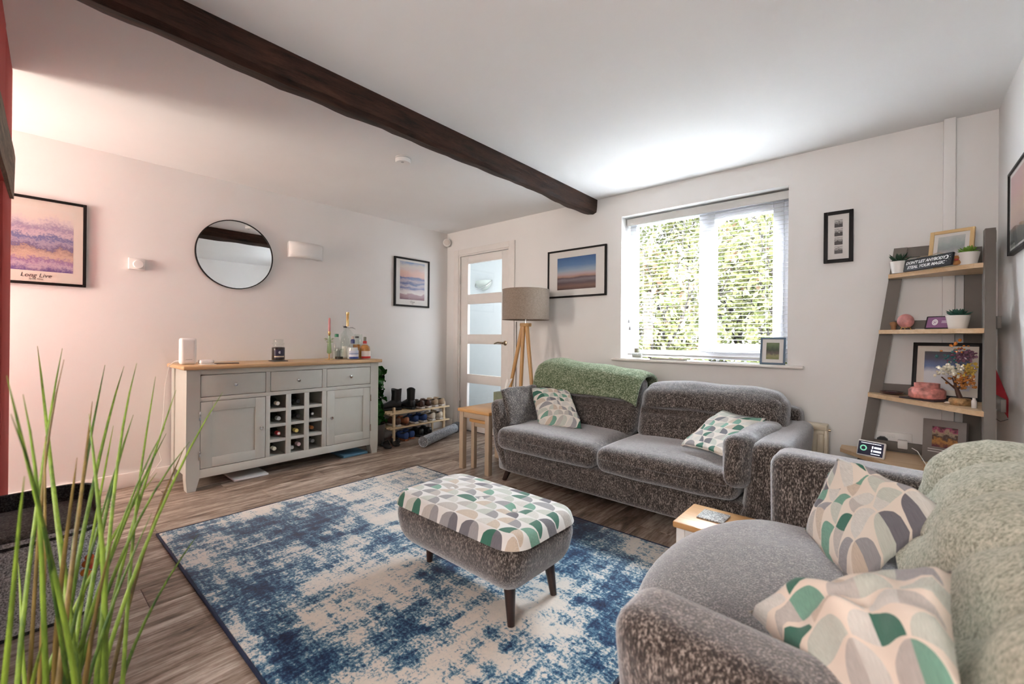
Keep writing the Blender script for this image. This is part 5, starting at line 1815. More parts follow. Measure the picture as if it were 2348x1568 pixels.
def rx(z):
    return 4.316 - (1.6 - z) * 0.036


def bar(p0, p1, wx, wy):
    """sheared post: rectangle wx by wy swept from p0 to p1"""
    b = B()
    a = [b.bm.verts.new((p0[0] + i * wx, p0[1] + j * wy, p0[2])) for i, j in ((0, 0), (1, 0), (1, 1), (0, 1))]
    c = [b.bm.verts.new((p1[0] + i * wx, p1[1] + j * wy, p1[2])) for i, j in ((0, 0), (1, 0), (1, 1), (0, 1))]
    for k in range(4):
        b.bm.faces.new((a[k], a[(k + 1) % 4], c[(k + 1) % 4], c[k]))
    b.bm.faces.new(a[::-1]); b.bm.faces.new(c)
    return b


w('side_post', bar((lx(0), -0.055, 0.0), (lx(1.592), -0.055, 1.592), 0.058, 0.034), M['taupe'], ls, 0)
w('side_post', bar((rx(0), ry(0), 0.0), (rx(1.6), ry(1.6), 1.6), 0.035, 0.060), M['taupe'], ls, 0)
w('corner_post', bar((4.274, -0.052, 0.0), (4.274, -0.052, 1.56), 0.064, 0.030), M['taupe'], ls, 0)
ZS = [(1.437, 4.280, -0.350, 4.316, -0.356), (1.122, 4.268, -0.478, 4.304, -0.500), (0.757, 4.255, -0.600, 4.290, -0.628), (0.425, 4.240, -0.715, 4.278, -0.740)]
for k, (z, cx0, cy0, dx0, dy0) in enumerate(ZS):
    xl = lx(z) - (0.004 if k < 3 else 0.085)
    poly = [(xl, -0.056), (xl, -0.115 if k < 3 else -0.165), (cx0, cy0), (dx0, dy0), (4.345, -0.12), (4.345, -0.056)]
    w('shelf_board', B().prism(poly, z - 0.022, z), M['shelf_oak'], ls, 0)
    zb_ = z if k else 1.535
    hh_ = 0.055 if k else 0.057
    w('back_rail', B().box((lx(zb_) + 0.05, -0.046, zb_), (4.280, -0.026, zb_ + hh_), 0.001), M['taupe'], ls)
    yy = ry(zb_)
    w('side_rail', B().box((4.340, yy + 0.05, zb_), (4.356, -0.06, zb_ + hh_), 0.001), M['taupe'], ls)


def succulent(label, x, y, z, r, h, mat, n, ln, wd, spread, up):
    t = thing('potted_succulent', label, 'plant', (x, y, z), 0, 'potted succulents on the ladder shelf')
    obj('pot', B().lathe([(r * 0.74, 0.0), (r * 0.76, 0.003), (r, h), (r * 0.93, h), (r * 0.88, h - 0.008), (0.001, h - 0.009)], (0, 0, 0), 28), M['white_pot'], t, 50)
    base = None
    rr = random.Random(int(x * 1000))
    for k in range(n):
        ring = k / n
        el = rad(up + (88 - up) * ring * 0.9)
        L = ln * (1.0 - 0.35 * ring) * rr.uniform(0.85, 1.1)
        if base is None:
            b = B()
            b.tube([(0, 0, 0), (0, 0.35, 0.01), (0, 0.75, 0.05), (0, 1.0, 0.10)], [wd * 0.6, wd, wd * 0.7, 0.01], 8, True, 0.45)
            base = obj('leaf', b, mat, t, 60)
            o = base
        else:
            o = bpy.data.objects.new('leaf', base.data)
            COL.objects.link(o)
            o.parent = t
        a = k * 2.39996
        o.matrix_basis = Matrix.Translation((0, 0, h - 0.006)) @ Matrix.Rotation(a, 4, 'Z') @ Matrix.Rotation(el, 4, 'X') @ Matrix.Diagonal((L, L * spread, L, 1))
    return t


succulent('spiky dark succulent in white pot, left end of the top shelf', 4.012, -0.130, 1.4375, 0.041, 0.066, M['succ_dark'], 15, 0.072, 0.16, 1.0, 18)
succulent('lime green succulent in white pot, right end of the top shelf', 4.262, -0.300, 1.4375, 0.044, 0.060, M['succ_lime'], 22, 0.056, 0.24, 1.0, 12)
succulent('blue-green succulent in white pot on the second shelf', 4.228, -0.330, 1.1225, 0.045, 0.066, M['succ_blue'], 24, 0.056, 0.24, 1.0, 12)

sg = thing('slogan_plaque', 'black plaque with white slogan lettering on the top shelf', 'sign', (4.12, -0.28, 1.4375))
ex = Vector((0.165, -0.175, 0)).normalized()
upv = Vector((0.10, 0.16, 0.985)).normalized()
ms = basis(Vector((4.118, -0.262, 1.4385)), ex, upv)
w('board', B().box((-0.125, 0.0, -0.006), (0.125, 0.064, 0.006), 0.001, ms), plain('navy_black_board', (0.008, 0.009, 0.014), 0.5, var=0.2), sg)
white_ink = plain('white_ink', (0.80, 0.80, 0.80), 0.6, var=0.01)
text('lettering', "DON'T LET ANYBODY", 0.0215, ms @ Matrix.Translation((-0.012, 0.043, 0.0064)), white_ink, sg, 0.0003, 0.25, 0.0006, 'CENTER', 0.95)
text('lettering', 'STEAL YOUR MAGIC', 0.0215, ms @ Matrix.Translation((-0.006, 0.018, 0.0064)), white_ink, sg, 0.0003, 0.25, 0.0006, 'CENTER', 1.0)
b = B()
cr = [(0.0105 * math.cos(a), 0.0105 * math.sin(a)) for a in [rad(-140 + 280 * k / 16) for k in range(17)]]
cr2 = [(0.0045 + 0.0075 * math.cos(a) - 0.008, 0.0075 * math.sin(a)) for a in [rad(130 - 260 * k / 14) for k in range(15)]]
b.prism(cr + cr2, 0.0062, 0.0066, ms @ Matrix.Translation((0.098, 0.043, 0)))
for px, py in ((0.113, 0.052), (0.112, 0.030), (0.102, 0.022), (-0.112, 0.040), (-0.108, 0.030), (0.117, 0.040)):
    b.lathe([(0.0013, 0.0062), (0.0013, 0.0066)], (0, 0, 0), 8, ms @ Matrix.Translation((px, py, 0)))
w('moon_and_stars', b, white_ink, sg, 0)
w('twine', B().tube([ms @ Vector(p) for p in ((-0.07, 0.064, 0), (-0.04, 0.071, 0.004), (0.0, 0.067, 0.0), (0.05, 0.073, 0.004), (0.075, 0.064, 0))], 0.0015, 6), plain('jute', (0.40, 0.30, 0.18), 0.8), sg, 60)


def leaning_frame(name, label, c, yaw, lean, wd, ht, fw, dp, fm, pm, mount=None, inset=0.0):
    ux = Vector((math.cos(yaw), math.sin(yaw), 0))
    nn = Vector((math.sin(yaw), -math.cos(yaw), 0))      # faces the room
    uy = (Vector((0, 0, 1)) * math.cos(lean) - nn * math.sin(lean))
    m_ = basis(Vector(c), ux, uy)
    t = thing(name, label, 'photo frame', c)
    for x0, x1, y0, y1 in ((-wd / 2, -wd / 2 + fw, 0, ht), (wd / 2 - fw, wd / 2, 0, ht), (-wd / 2 + fw, wd / 2 - fw, 0, fw), (-wd / 2 + fw, wd / 2 - fw, ht - fw, ht)):
        w('frame_side', B().box((x0, y0, -dp), (x1, y1, 0), 0.0015, m_), fm, t)
    w('backing', B().box((-wd / 2 + fw, fw, -dp * 0.8), (wd / 2 - fw, ht - fw, -0.006), 0, m_), mount or M['mount'], t, 0)
    x0, x1, y0, y1 = -wd / 2 + fw + inset, wd / 2 - fw - inset, fw + inset, ht - fw - inset
    w('photo', B().quad(*[m_ @ Vector(p) for p in ((x0, y0, -0.0055), (x1, y0, -0.0055), (x1, y1, -0.0055), (x0, y1, -0.0055))]), pm, t, 0)
    w('glass', B().box((-wd / 2 + fw, fw, -0.0035), (wd / 2 - fw, ht - fw, -0.0022), 0, m_), M['picture_glass'], t, 0)
    w('strut', B().box((-0.012, 0.004, -dp - 0.004), (0.012, ht * 0.6, -dp), 0, m_), M['black'], t, 0)
    return t


gold_wood = plain('pale_gold_wood', (0.66, 0.46, 0.22), 0.45, var=0.06)
leaning_frame('photo_frame', 'pale gold photo frame leaning on the top shelf behind the plaque', (4.205, -0.165, 1.439), rad(-18), rad(14), 0.172, 0.222, 0.017, 0.018, gold_wood, M['photo_people'], None, 0.017)
leaning_frame('photo_frame', 'large black photo frame leaning on the third shelf behind the gem tree', (4.195, -0.17, 0.759), rad(-12), rad(11), 0.27, 0.300, 0.018, 0.02, M['black_frame'], M['photo_blue'], cream, 0.03)

# top shelf small things
tb_ = thing('soft_toy', 'tiny orange teddy ornament beside the slogan plaque', 'ornament', (4.222, -0.318, 1.4375))
fur = plain('orange_fur', (0.42, 0.19, 0.06), 0.9, var=0.3, bumpy=0.3)
w('body', B().lathe([(0.001, 0.0), (0.013, 0.004), (0.017, 0.014), (0.012, 0.026), (0.001, 0.029)], (4.222, -0.318, 1.4375), 16), fur, tb_, 60)
w('head', B().lathe([(0.001, 0.024), (0.010, 0.028), (0.013, 0.037), (0.009, 0.046), (0.001, 0.049)], (4.222, -0.318, 1.4375), 16), fur, tb_, 60)
for s in (-1, 1):
    w('ear', B().lathe([(0.001, 0.044), (0.005, 0.047), (0.001, 0.053)], (4.222 + s * 0.009, -0.318 - s * 0.004, 1.4375), 10), fur, tb_, 60)
w('bow', B().box((4.214, -0.338, 1.460), (4.228, -0.330, 1.468), 0.002), plain('red_ribbon', (0.40, 0.02, 0.03), 0.6), tb_)
mcd = basis((4.085, -0.16, 1.4385), (1, -0.25, 0), (0.05, 0.2, 1))
tag(obj('greeting_card', B().box((-0.062, 0, -0.003), (0.062, 0.062, 0.0), 0.0, mcd), M['white_plastic'], None, 0), 'plain white card leaning behind the slogan plaque', 'card')

# second shelf
Z2 = 1.1225
tag(obj('champagne_cork', B().lathe([(0.011, 0.0), (0.0115, 0.020), (0.014, 0.023), (0.0165, 0.032), (0.015, 0.042), (0.001, 0.046)], (3.990, -0.130, Z2), 20), plain('cork', (0.36, 0.18, 0.08), 0.85, var=0.3), None, 50), 'champagne cork standing at the left end of the second shelf', 'cork')
eg = thing('pink_stone', 'round pink crystal stone on gold feet, second shelf', 'stone', (4.040, -0.165, Z2))
pink = plain('rose_quartz', (0.62, 0.27, 0.26), 0.35, var=0.35, vscale=26)
w('stone', B().lathe([(0.001, 0.008)] + [(0.036 * math.sin(PI * k / 16), 0.047 - 0.039 * math.cos(PI * k / 16)) for k in range(1, 16)] + [(0.001, 0.086)], (4.040, -0.165, Z2), 28), pink, eg, 180)
b = B()
b.tube([(4.040 + 0.019 * math.cos(k * PI / 12), -0.165 + 0.019 * math.sin(k * PI / 12), Z2 + 0.012) for k in range(25)], 0.0018, 6, False)
for k in range(3):
    a = k * 2.09 + 0.4
    b.tube([(4.040 + 0.019 * math.cos(a), -0.165 + 0.019 * math.sin(a), Z2 + 0.012), (4.040 + 0.026 * math.cos(a), -0.165 + 0.026 * math.sin(a), Z2)], 0.0025, 6)
w('stand', b, M['gold'], eg, 60)
tag(obj('matchbook', B().box((4.078, -0.20, Z2), (4.115, -0.175, Z2 + 0.004), 0.001), plain('pale_card', (0.55, 0.50, 0.42), 0.8), None, 40), 'flat pale card lying between pink stone and purple display', 'card')
tbx = thing('smart_display', 'small tilted smart display with purple screen on the second shelf', 'display', (4.17, -0.24, Z2))
mt = basis((4.168, -0.225, Z2 + 0.001), (1, -0.42, 0), (0.16, 0.38, 0.9))
w('body', B().box((-0.062, 0.0, -0.014), (0.062, 0.078, 0.0), 0.006, mt, 3), M['black'], tbx)
w('screen', B().quad(*[mt @ Vector(p) for p in ((-0.054, 0.009, 0.0006), (0.054, 0.009, 0.0006), (0.054, 0.070, 0.0006), (-0.054, 0.070, 0.0006))]), plain('purple_screen', (0.14, 0.055, 0.12), 0.3, var=0.1, emit=0.25), tbx, 0)
for r0, r1, px in ((0.015, 0.010, -0.022), (0.008, 0.004, -0.022)):
    w('screen_mark', B().lathe([(r1, 0.0), (r0, 0.0), (r0, 0.0004), (r1, 0.0004), (r1, 0.0)], (0, 0, 0), 22, mt @ Matrix.Translation((px, 0.040, 0.0008)) @ Matrix.Diagonal((0.8, 1.15, 1, 1)), False), white_ink, tbx, 0)
w('screen_mark', B().box((0.004, 0.044, 0.0007), (0.046, 0.047, 0.001), 0, mt).box((0.004, 0.036, 0.0007), (0.034, 0.0385, 0.001), 0, mt), white_ink, tbx, 0)
w('foot', B().prism([(-0.05, 0.0), (0.05, 0.0), (0.035, 0.06), (-0.035, 0.06)], 0.0, 0.012, Matrix.Translation((4.178, -0.215, Z2)) @ Matrix.Rotation(rad(-22), 4, 'Z')), M['black'], tbx, 0)

# third shelf
Z3 = 0.7575
dish = thing('glass_dish', 'dark plum glass dish at the left end of the third shelf', 'dish', (3.975, -0.14, Z3))
w('bowl', B().lathe([(0.030, 0.001), (0.048, 0.008), (0.056, 0.018), (0.053, 0.018), (0.044, 0.010), (0.001, 0.007)], (3.985, -0.118, Z3), 30, Matrix.Diagonal((1.0, 0.85, 1, 1))), plain('plum_glass', (0.05, 0.02, 0.03), 0.1, var=0.3, coat=1), dish, 60)
vs = thing('pink_candle_pot', 'marbled pink candle pot on a dark square tray, third shelf', 'candle', (4.115, -0.275, Z3))
mtr = Matrix.Translation((4.122, -0.272, Z3)) @ Matrix.Rotation(rad(-40), 4, 'Z')
w('tray', B().box((-0.085, -0.068, 0.0), (0.085, 0.068, 0.007), 0.002, mtr), plain('dark_slate_tray', (0.035, 0.025, 0.03), 0.5, var=0.3), vs)
w('pot', B().lathe([(0.066, 0.0075), (0.072, 0.014), (0.072, 0.050), (0.060, 0.062), (0.050, 0.064), (0.050, 0.086), (0.046, 0.086), (0.044, 0.066), (0.001, 0.064)], (4.122, -0.272, Z3), 36), plain('marbled_pink', (0.60, 0.24, 0.21), 0.4, var=0.5, vscale=40), vs, 50)

gt = thing('gem_tree', 'wire gem tree with white, amber and purple chips on the third shelf', 'ornament', (4.238, -0.41, Z3))
gx, gy = 4.232, -0.405
w('base', B().lathe([(0.040, 0.0), (0.042, 0.004), (0.040, 0.026), (0.034, 0.032), (0.001, 0.033)], (gx, gy, Z3), 22), plain('gold_rock', (0.34, 0.21, 0.09), 0.45, 0.4, var=0.6, vscale=60), gt, 50)
b = B()
for k in range(4):
    a = k * 1.5
    b.tube([(gx + 0.006 * math.cos(a), gy + 0.006 * math.sin(a), Z3 + 0.03), (gx - 0.012 + 0.004 * math.cos(a), gy + 0.004 * math.sin(a), Z3 + 0.075), (gx - 0.02 + 0.045 * math.cos(a), gy + 0.03 * math.sin(a), Z3 + 0.13)], [0.006, 0.005, 0.003], 6)
w('trunk', b, plain('brown_wire', (0.10, 0.05, 0.035), 0.5, 0.3), gt, 60)
for nm, colr, cz, cdx, n_g, sd_ in (('white_chips', (0.72, 0.68, 0.55), 0.165, -0.035, 110, 1), ('amber_chips', (0.50, 0.20, 0.05), 0.115, 0.01, 90, 2), ('purple_chips', (0.20, 0.09, 0.14), 0.235, 0.015, 80, 3), ('yellow_chips', (0.62, 0.42, 0.08), 0.165, 0.035, 50, 4), ('teal_chips', (0.03, 0.15, 0.16), 0.225, -0.03, 26, 5), ('orange_chips', (0.62, 0.20, 0.03), 0.265, -0.01, 16, 6)):
    r = random.Random(sd_)
    b = B()
    for k in range(n_g):
        p = Vector((gx + cdx + r.gauss(0, 0.022), gy + r.gauss(0, 0.018), Z3 + cz + r.gauss(0, 0.016)))
        if p.x > 4.285:
            p.x = 4.285 - r.random() * 0.03
        bmesh.ops.create_icosphere(b.bm, subdivisions=1, radius=r.uniform(0.004, 0.008), matrix=Matrix.Translation(p) @ Matrix.Rotation(r.uniform(0, 3), 4, 'X') @ Matrix.Diagonal((1, 1.3, 0.6, 1)))
    w(nm, b, plain(nm + '_stone', colr, 0.2, var=0.3, vscale=60, coat=0.3), gt, 0, None, 'stuff')
tag(obj('shell_pebble', B().lathe([(0.001, 0.0), (0.014, 0.002), (0.017, 0.007), (0.010, 0.012), (0.001, 0.013)], (4.195, -0.41, Z3), 16, Matrix.Diagonal((1.2, 0.8, 1, 1))), plain('pale_shell', (0.62, 0.50, 0.42), 0.5), None, 60), 'small pale pebble beside the gem tree base', 'pebble')
tag(obj('glass_vial', B().lathe([(0.009, 0.0), (0.0095, 0.002), (0.0095, 0.032), (0.006, 0.038), (0.006, 0.046), (0.001, 0.047)], (4.268, -0.505, Z3), 16), plain('white_vial', (0.60, 0.58, 0.56), 0.2), None, 50), 'small white vial at the right end of the third shelf', 'bottle')

# bottom shelf
Z4 = 0.4255
sm = thing('smart_meter', 'white smart meter display with lit screen on the bottom shelf', 'display', (3.885, -0.30, Z4))
me_ = basis((3.895, -0.315, Z4 + 0.002), (1, -0.36, 0), (0.06, 0.28, 0.95))
w('body', B().box((-0.064, 0.0, -0.018), (0.064, 0.088, 0.0), 0.008, me_, 3), M['white_plastic'], sm)
w('screen', B().quad(*[me_ @ Vector(p) for p in ((-0.057, 0.008, 0.0006), (0.057, 0.008, 0.0006), (0.057, 0.080, 0.0006), (-0.057, 0.080, 0.0006))]), plain('dark_lcd', (0.012, 0.015, 0.03), 0.2, var=0.2, emit=0.3), sm, 0)
lcd = plain('lcd_text', (0.75, 0.80, 0.90), 0.5, emit=0.6)
for k_, (x0_, x1_, y0_, y1_) in enumerate(((0.006, 0.012, 0.046, 0.060), (0.016, 0.048, 0.048, 0.058), (0.004, 0.010, 0.027, 0.041), (0.014, 0.048, 0.029, 0.039), (0.004, 0.044, 0.016, 0.020), (-0.045, 0.045, 0.071, 0.074))):
    w('readout', B().box((x0_, y0_, 0.0008), (x1_, y1_, 0.0011), 0, me_), lcd, sm, 0)
w('gauge', B().lathe([(0.010, 0.0), (0.016, 0.0), (0.016, 0.0003), (0.010, 0.0003), (0.010, 0.0)], (0, 0, 0), 24, me_ @ Matrix.Translation((-0.032, 0.044, 0.0008)), False), plain('green_blue_lcd', (0.15, 0.45, 0.30), 0.5, emit=0.6), sm, 0)
w('foot', B().box((-0.03, 0.0, -0.05), (0.03, 0.006, -0.016), 0.001, basis((3.895, -0.315, Z4), (1, -0.36, 0), (0, 0, 1))), M['white_plastic'], sm)
bk = thing('boxed_book', 'grey boxed book with floral photo on the bottom shelf', 'book', (4.185, -0.20, Z4))
mb = basis((4.185, -0.235, Z4 + 0.001), (1, -0.30, 0), (0.03, 0.1, 1))
w('cover', B().box((-0.082, 0, -0.035), (0.082, 0.225, 0), 0.001, mb), plain('grey_cover', (0.20, 0.18, 0.17), 0.5, var=0.1), bk)
w('photo', B().quad(*[mb @ Vector(p) for p in ((-0.045, 0.085, 0.0006), (0.052, 0.085, 0.0006), (0.052, 0.190, 0.0006), (-0.045, 0.190, 0.0006))]), M['photo_warm'], bk, 0)
w('print_line', B().box((-0.06, 0.070, 0.0004), (0.06, 0.073, 0.0008), 0, mb).box((-0.06, 0.058, 0.0004), (0.03, 0.061, 0.0008), 0, mb), white_ink, bk, 0)
ps = thing('phone_stand', 'small wooden charging block with white cable on the bottom shelf', 'stand', (4.13, -0.42, Z4))
w('block', B().box((4.105, -0.455, Z4), (4.165, -0.405, Z4 + 0.024), 0.004), M['orange_oak'], ps)
w('cable', B().tube([(4.115, -0.41, Z4 + 0.024), (4.10, -0.39, Z4 + 0.05), (4.085, -0.36, Z4 + 0.075), (4.065, -0.33, Z4 + 0.082)], 0.0022, 6), M['white_plastic'], ps, 60)

so = thing('wall_socket', 'white double wall socket with black and white plugs behind the shelf', 'socket', (3.99, 0, 0.48))
w('face_plate', B().box((3.905, -0.012, 0.438), (4.075, -0.0005, 0.527), 0.003), M['white_plastic'], so)
w('switch', B().box((3.967, -0.016, 0.496), (3.981, -0.012, 0.514), 0.001), M['white_plastic'], so)
w('switch', B().box((3.986, -0.016, 0.496), (4.000, -0.012, 0.514), 0.001), M['white_plastic'], so)
w('usb_port', B().box((3.978, -0.0125, 0.462), (3.990, -0.0118, 0.475), 0), M['black'], so, 0)
w('black_plug', B().prism([(-0.028, -0.02), (0.028, -0.02), (0.024, 0.012), (0.010, 0.024), (-0.010, 0.024), (-0.024, 0.012)], 0.0, 0.03, Matrix.Translation((3.945, -0.0125, 0.475)) @ Matrix.Rotation(rad(90), 4, 'X')), M['black'], so, 0)
w('white_plug', B().box((4.012, -0.050, 0.445), (4.055, -0.0125, 0.492), 0.004), M['white_plastic'], so)
w('cable', B().tube([(3.945, -0.04, 0.455), (3.95, -0.07, 0.40), (3.955, -0.04, 0.30), (3.95, -0.03, 0.10), (3.95, -0.03, 0.005)], 0.003, 6), M['black'], so, 60)

pn = thing('red_pennant', 'small red felt pennant hanging beside the ladder shelf by the wall', 'pennant', (4.375, -0.30, 0.75))
w('felt', B().prism([(0.0, 0.0), (0.062, -0.20), (0.052, -0.255), (-0.005, -0.13)], -0.002, 0.002, basis((4.352, -0.31, 0.95), (0.9, 0.25, 0), (0, 0, 1))), plain('red_felt', (0.33, 0.015, 0.025), 0.8, var=0.15), pn, 0)
w('cord', B().tube([(4.400, -0.297, 0.695), (4.375, -0.30, 0.682), (4.352, -0.31, 0.70)], 0.0015, 5), M['black'], pn, 60)

# ------------------------------------------------------------------ on the window sill
ZW = 0.8935
cg = thing('candle_glass', 'clear glass candle tumbler at the left end of the sill', 'candle', (2.385, 0.03, ZW))
w('glass', B().lathe([(0.036, 0.0), (0.043, 0.006), (0.045, 0.060), (0.042, 0.060), (0.039, 0.008), (0.001, 0.006)], (2.385, 0.03, ZW), 26), M['clear_glass'], cg, 60)
w('wax', B().lathe([(0.037, 0.008), (0.0395, 0.030), (0.001, 0.031)], (2.385, 0.03, ZW), 26), plain('grey_wax', (0.55, 0.53, 0.48), 0.5), cg, 60)
w('cork_lid', B().lathe([(0.020, 0.05), (0.020, 0.085), (0.001, 0.086)], (2.385, 0.03, ZW), 18), plain('khaki_lid', (0.42, 0.42, 0.30), 0.6), cg, 50)
tr = thing('pen_tray', 'long grey shallow tray on the window sill left of centre', 'tray', (2.65, -0.005, ZW))
w('dish', B().box((2.52, -0.030, ZW), (2.80, 0.020, ZW + 0.004), 0.002).box((2.52, -0.030, ZW + 0.004), (2.80, -0.026, ZW + 0.012), 0.001).box((2.52, 0.016, ZW + 0.004), (2.80, 0.020, ZW + 0.012), 0.001), plain('grey_tray', (0.42, 0.40, 0.37), 0.5), tr)
gl = thing('glasses_folded', 'folded black spectacles lying on the window sill', 'glasses', (3.02, -0.01, ZW))
b = B()
for s in (-1, 1):
    b.tube([(3.03 + s * 0.034 + 0.024 * math.cos(k * PI / 10), -0.022, ZW + 0.004 + 0.003 + 0.0045 * (1 + math.sin(k * PI / 10))) for k in range(21)], 0.0022, 6, False)
b.tube([(3.022, -0.022, ZW + 0.012), (3.03, -0.024, ZW + 0.014), (3.038, -0.022, ZW + 0.012)], 0.002, 6)
w('rims', b, M['black'], gl, 60)
for s in (-1, 1):
    w('temple_arm', B().tube([(3.03 + s * 0.058, -0.022, ZW + 0.010), (3.03 + s * 0.055, 0.0 + 0.006 * s, ZW + 0.008), (3.03 - s * 0.06, 0.012 + 0.008 * s, ZW + 0.004)], 0.002, 6), M['black'], gl, 60)
leaning_frame('photo_frame', 'blue-grey photo frame standing at the right end of the sill', (3.377, -0.028, ZW + 0.001), rad(2), rad(12), 0.148, 0.186, 0.012, 0.014, plain('slate_blue_paint', (0.075, 0.13, 0.19), 0.45, var=0.1), M['photo_garden'], None, 0.024)

# ------------------------------------------------------------------ cat house by the hearth
ch = thing('cat_house', 'speckled grey felt cat house with dark rim by the hearth', 'cat house', (1.53, -3.37, 0))
cx0, cx1, cy0, cy1 = 1.365, 1.700, -3.600, -3.150


def rrect(x0, x1, y0, y1, r, n=8):
    pts = []
    for (cx, cy, a0) in ((x1 - r, y0 + r, -90), (x1 - r, y1 - r, 0), (x0 + r, y1 - r, 90), (x0 + r, y0 + r, 180)):
        for k in range(n + 1):
            a = rad(a0 + 90 * k / n)
            pts.append((cx + r * math.cos(a), cy + r * math.sin(a)))
    return pts


def boolean_diff(bA, bB):
    mA, mB = bpy.data.meshes.new('a'), bpy.data.meshes.new('b')
    for bb2, mm2 in ((bA, mA), (bB, mB)):
        bmesh.ops.recalc_face_normals(bb2.bm, faces=bb2.bm.faces[:])
        bb2.bm.to_mesh(mm2)
        bb2.bm.free()
    oA, oB = bpy.data.objects.new('a', mA), bpy.data.objects.new('b', mB)
    COL.objects.link(oA); COL.objects.link(oB)
    md = oA.modifiers.new('cut', 'BOOLEAN')
    md.operation = 'DIFFERENCE'; md.object = oB; md.solver = 'EXACT'
    dg = bpy.context.evaluated_depsgraph_get()
    res = bpy.data.meshes.new_from_object(oA.evaluated_get(dg))
    bpy.data.objects.remove(oA); bpy.data.objects.remove(oB)
    out = B()
    out.bm.from_mesh(res)
    return out


shell = boolean_diff(B().prism(rrect(cx0, cx1, cy0, cy1, 0.10), 0.012, 0.335), B().prism(rrect(cx0 + 0.014, cx1 - 0.014, cy0 + 0.014, cy1 - 0.014, 0.088), 0.026, 0.321))
hc = Vector((1.660, -3.190, 0.195))
hd_ = Vector((0.78, 0.62, 0)).normalized()
shell = boolean_diff(shell, B().cyl(hc - hd_ * 0.06, hc + hd_ * 0.12, 0.098, seg=32))
w('felt_shell', shell, M['grey_felt'], ch, 30)
w('base_board', B().prism(rrect(cx0 - 0.002, cx1 + 0.002, cy0 - 0.002, cy1 + 0.002, 0.10), 0.001, 0.012), M['charcoal_felt'], ch, 30)
w('lid_seam', B().prism(rrect(cx0 - 0.003, cx1 + 0.003, cy0 - 0.003, cy1 + 0.003, 0.10), 0.312, 0.322), M['charcoal_felt'], ch, 30)
w('top_cushion', B().soft((cx0 + 0.005, cy0 + 0.005, 0.33), (cx1 - 0.005, cy1 - 0.005, 0.362), 0.016, 10, (0, 0, 0.008)), fabric('brown_grey_felt', (0.05, 0.045, 0.042), (0.11, 0.10, 0.09), (0.22, 0.20, 0.19), 140, (1, 1, 1), 0.1), ch, 60)
# raised rim round the back and left, open at the front corner
out_ = rrect(cx0, cx1, cy0, cy1, 0.10)
inn_ = rrect(cx0 + 0.016, cx1 - 0.016, cy0 + 0.016, cy1 - 0.016, 0.086)
sel = list(range(16, len(out_))) + list(range(0, 4))
b = B()
rows = []
for q in sel:
    (ax, ay), (bx_, by_) = out_[q], inn_[q]
    rows.append([b.bm.verts.new(p) for p in ((ax, ay, 0.335), (bx_, by_, 0.335), (bx_, by_, 0.425), (ax, ay, 0.425))])
for i in range(len(rows) - 1):
    for k in range(4):
        b.bm.faces.new((rows[i][k], rows[i][(k + 1) % 4], rows[i + 1][(k + 1) % 4], rows[i + 1][k]))
b.bm.faces.new(rows[0]); b.bm.faces.new(rows[-1][::-1])
w('rim', b, M['charcoal_felt'], ch, 30)
ct = thing('cat_toy', 'orange and red pompom cat toy in the cat house doorway', 'toy', (1.655, -3.185, 0.11))
r = random.Random(3)
for k in range(7):
    p = Vector((1.640 + r.uniform(-.014, .014), -3.185 + r.uniform(-.014, .014), 0.112 + 0.014 * k))
    b = B()
    bmesh.ops.create_icosphere(b.bm, subdivisions=2, radius=0.014, matrix=Matrix.Translation(p))
    w('pompom', b, plain('orange_pompom', (0.62, 0.10 + 0.05 * (k % 3), 0.03 + 0.04 * (k % 2)), 0.9, var=0.3), ct, 60)

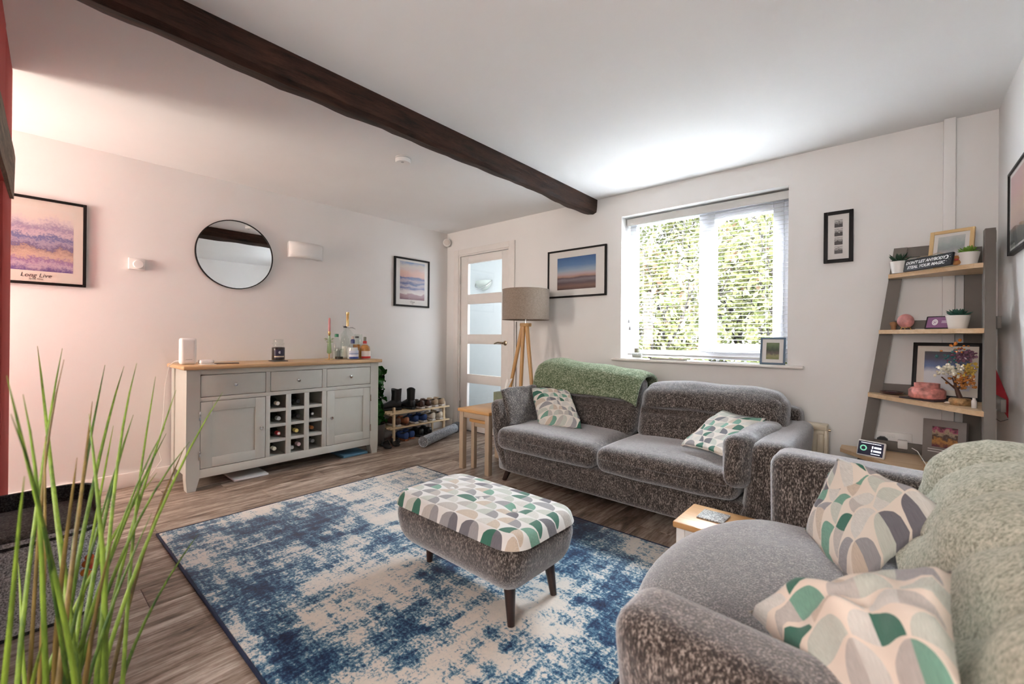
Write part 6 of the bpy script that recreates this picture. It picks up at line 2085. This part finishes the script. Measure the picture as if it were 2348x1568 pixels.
# ------------------------------------------------------------------ tall grass plant in the foreground
gp = thing('grass_plant', 'tall artificial grass plant in the near left foreground', 'plant', (2.88, -3.335, 0))
GX, GY = 2.88, -3.335
w('pot', B().lathe([(0.11, 0.001), (0.12, 0.01), (0.155, 0.13), (0.165, 0.14), (0.155, 0.14), (0.145, 0.12), (0.001, 0.118)], (GX, GY, 0), 28), M['terracotta'], gp, 50)
tips = [(2.45, -3.352, 1.031), (2.5, -3.309, 1.026), (2.7, -3.314, 1.008), (2.55, -3.243, 0.986), (2.4, -3.186, 0.973), (2.6, -3.184, 0.991), (2.5, -3.138, 0.949), (2.65, -3.272, 0.912), (2.8, -3.284, 0.905), (2.55, -3.102, 0.914), (2.6, -3.008, 0.904), (2.7, -3.098, 0.801),
        (2.5, -3.071, 0.748), (2.45, -3.216, 0.822), (2.6, -3.145, 0.716), (2.85, -3.198, 0.697), (2.9, -3.379, 0.96), (2.8, -3.343, 0.87), (3.0, -3.391, 0.999), (3.1, -3.392, 0.954), (3.05, -3.373, 0.858), (2.7, -3.219, 0.824), (2.85, -3.311, 0.832), (2.75, -3.159, 0.851), (2.6, -3.19, 0.866)]
r = random.Random(21)
for k in range(31):
    if k < len(tips):
        tip = Vector(tips[k])
    else:
        a = r.uniform(0, 2 * PI)
        tip = Vector((GX - 0.10 + 0.24 * math.cos(a), GY + 0.05 + 0.22 * math.sin(a), r.uniform(0.55, 0.92)))
        if tip.y < -3.40:
            tip.y = -3.38
    a = r.uniform(0, 2 * PI)
    root = Vector((GX + r.uniform(0.02, 0.15) * math.cos(a), GY + r.uniform(0.0, 0.09) * math.sin(a), 0.118))
    mid = root.lerp(tip, 0.5) + Vector(((root.x - tip.x) * 0.34, (root.y - tip.y) * 0.34, 0.05)) + Vector((r.uniform(-.02, .02), r.uniform(-.02, .02), 0))
    pts, rad_ = [], []
    wd = r.uniform(0.0034, 0.0062)
    for q in range(13):
        t_ = q / 12
        p = root * (1 - t_) ** 2 + mid * 2 * t_ * (1 - t_) + tip * t_ ** 2
        hk = Vector((tip.x - root.x, tip.y - root.y, 0))
        p += hk * (0.22 * (t_ ** 4 - t_ ** 2)) * (1 if k % 3 else -0.6)
        p += Vector((0.004 * math.sin(7 * t_ + k), 0.004 * math.cos(6 * t_ + 2 * k), 0))
        pts.append(p)
        rad_.append(wd * (1 - t_) ** 0.55 + 0.0004)
    w('blade', B().tube(pts, rad_, 6, True, 0.5), M['grass_brown'] if k % 5 == 2 else M['grass'], gp, 60)
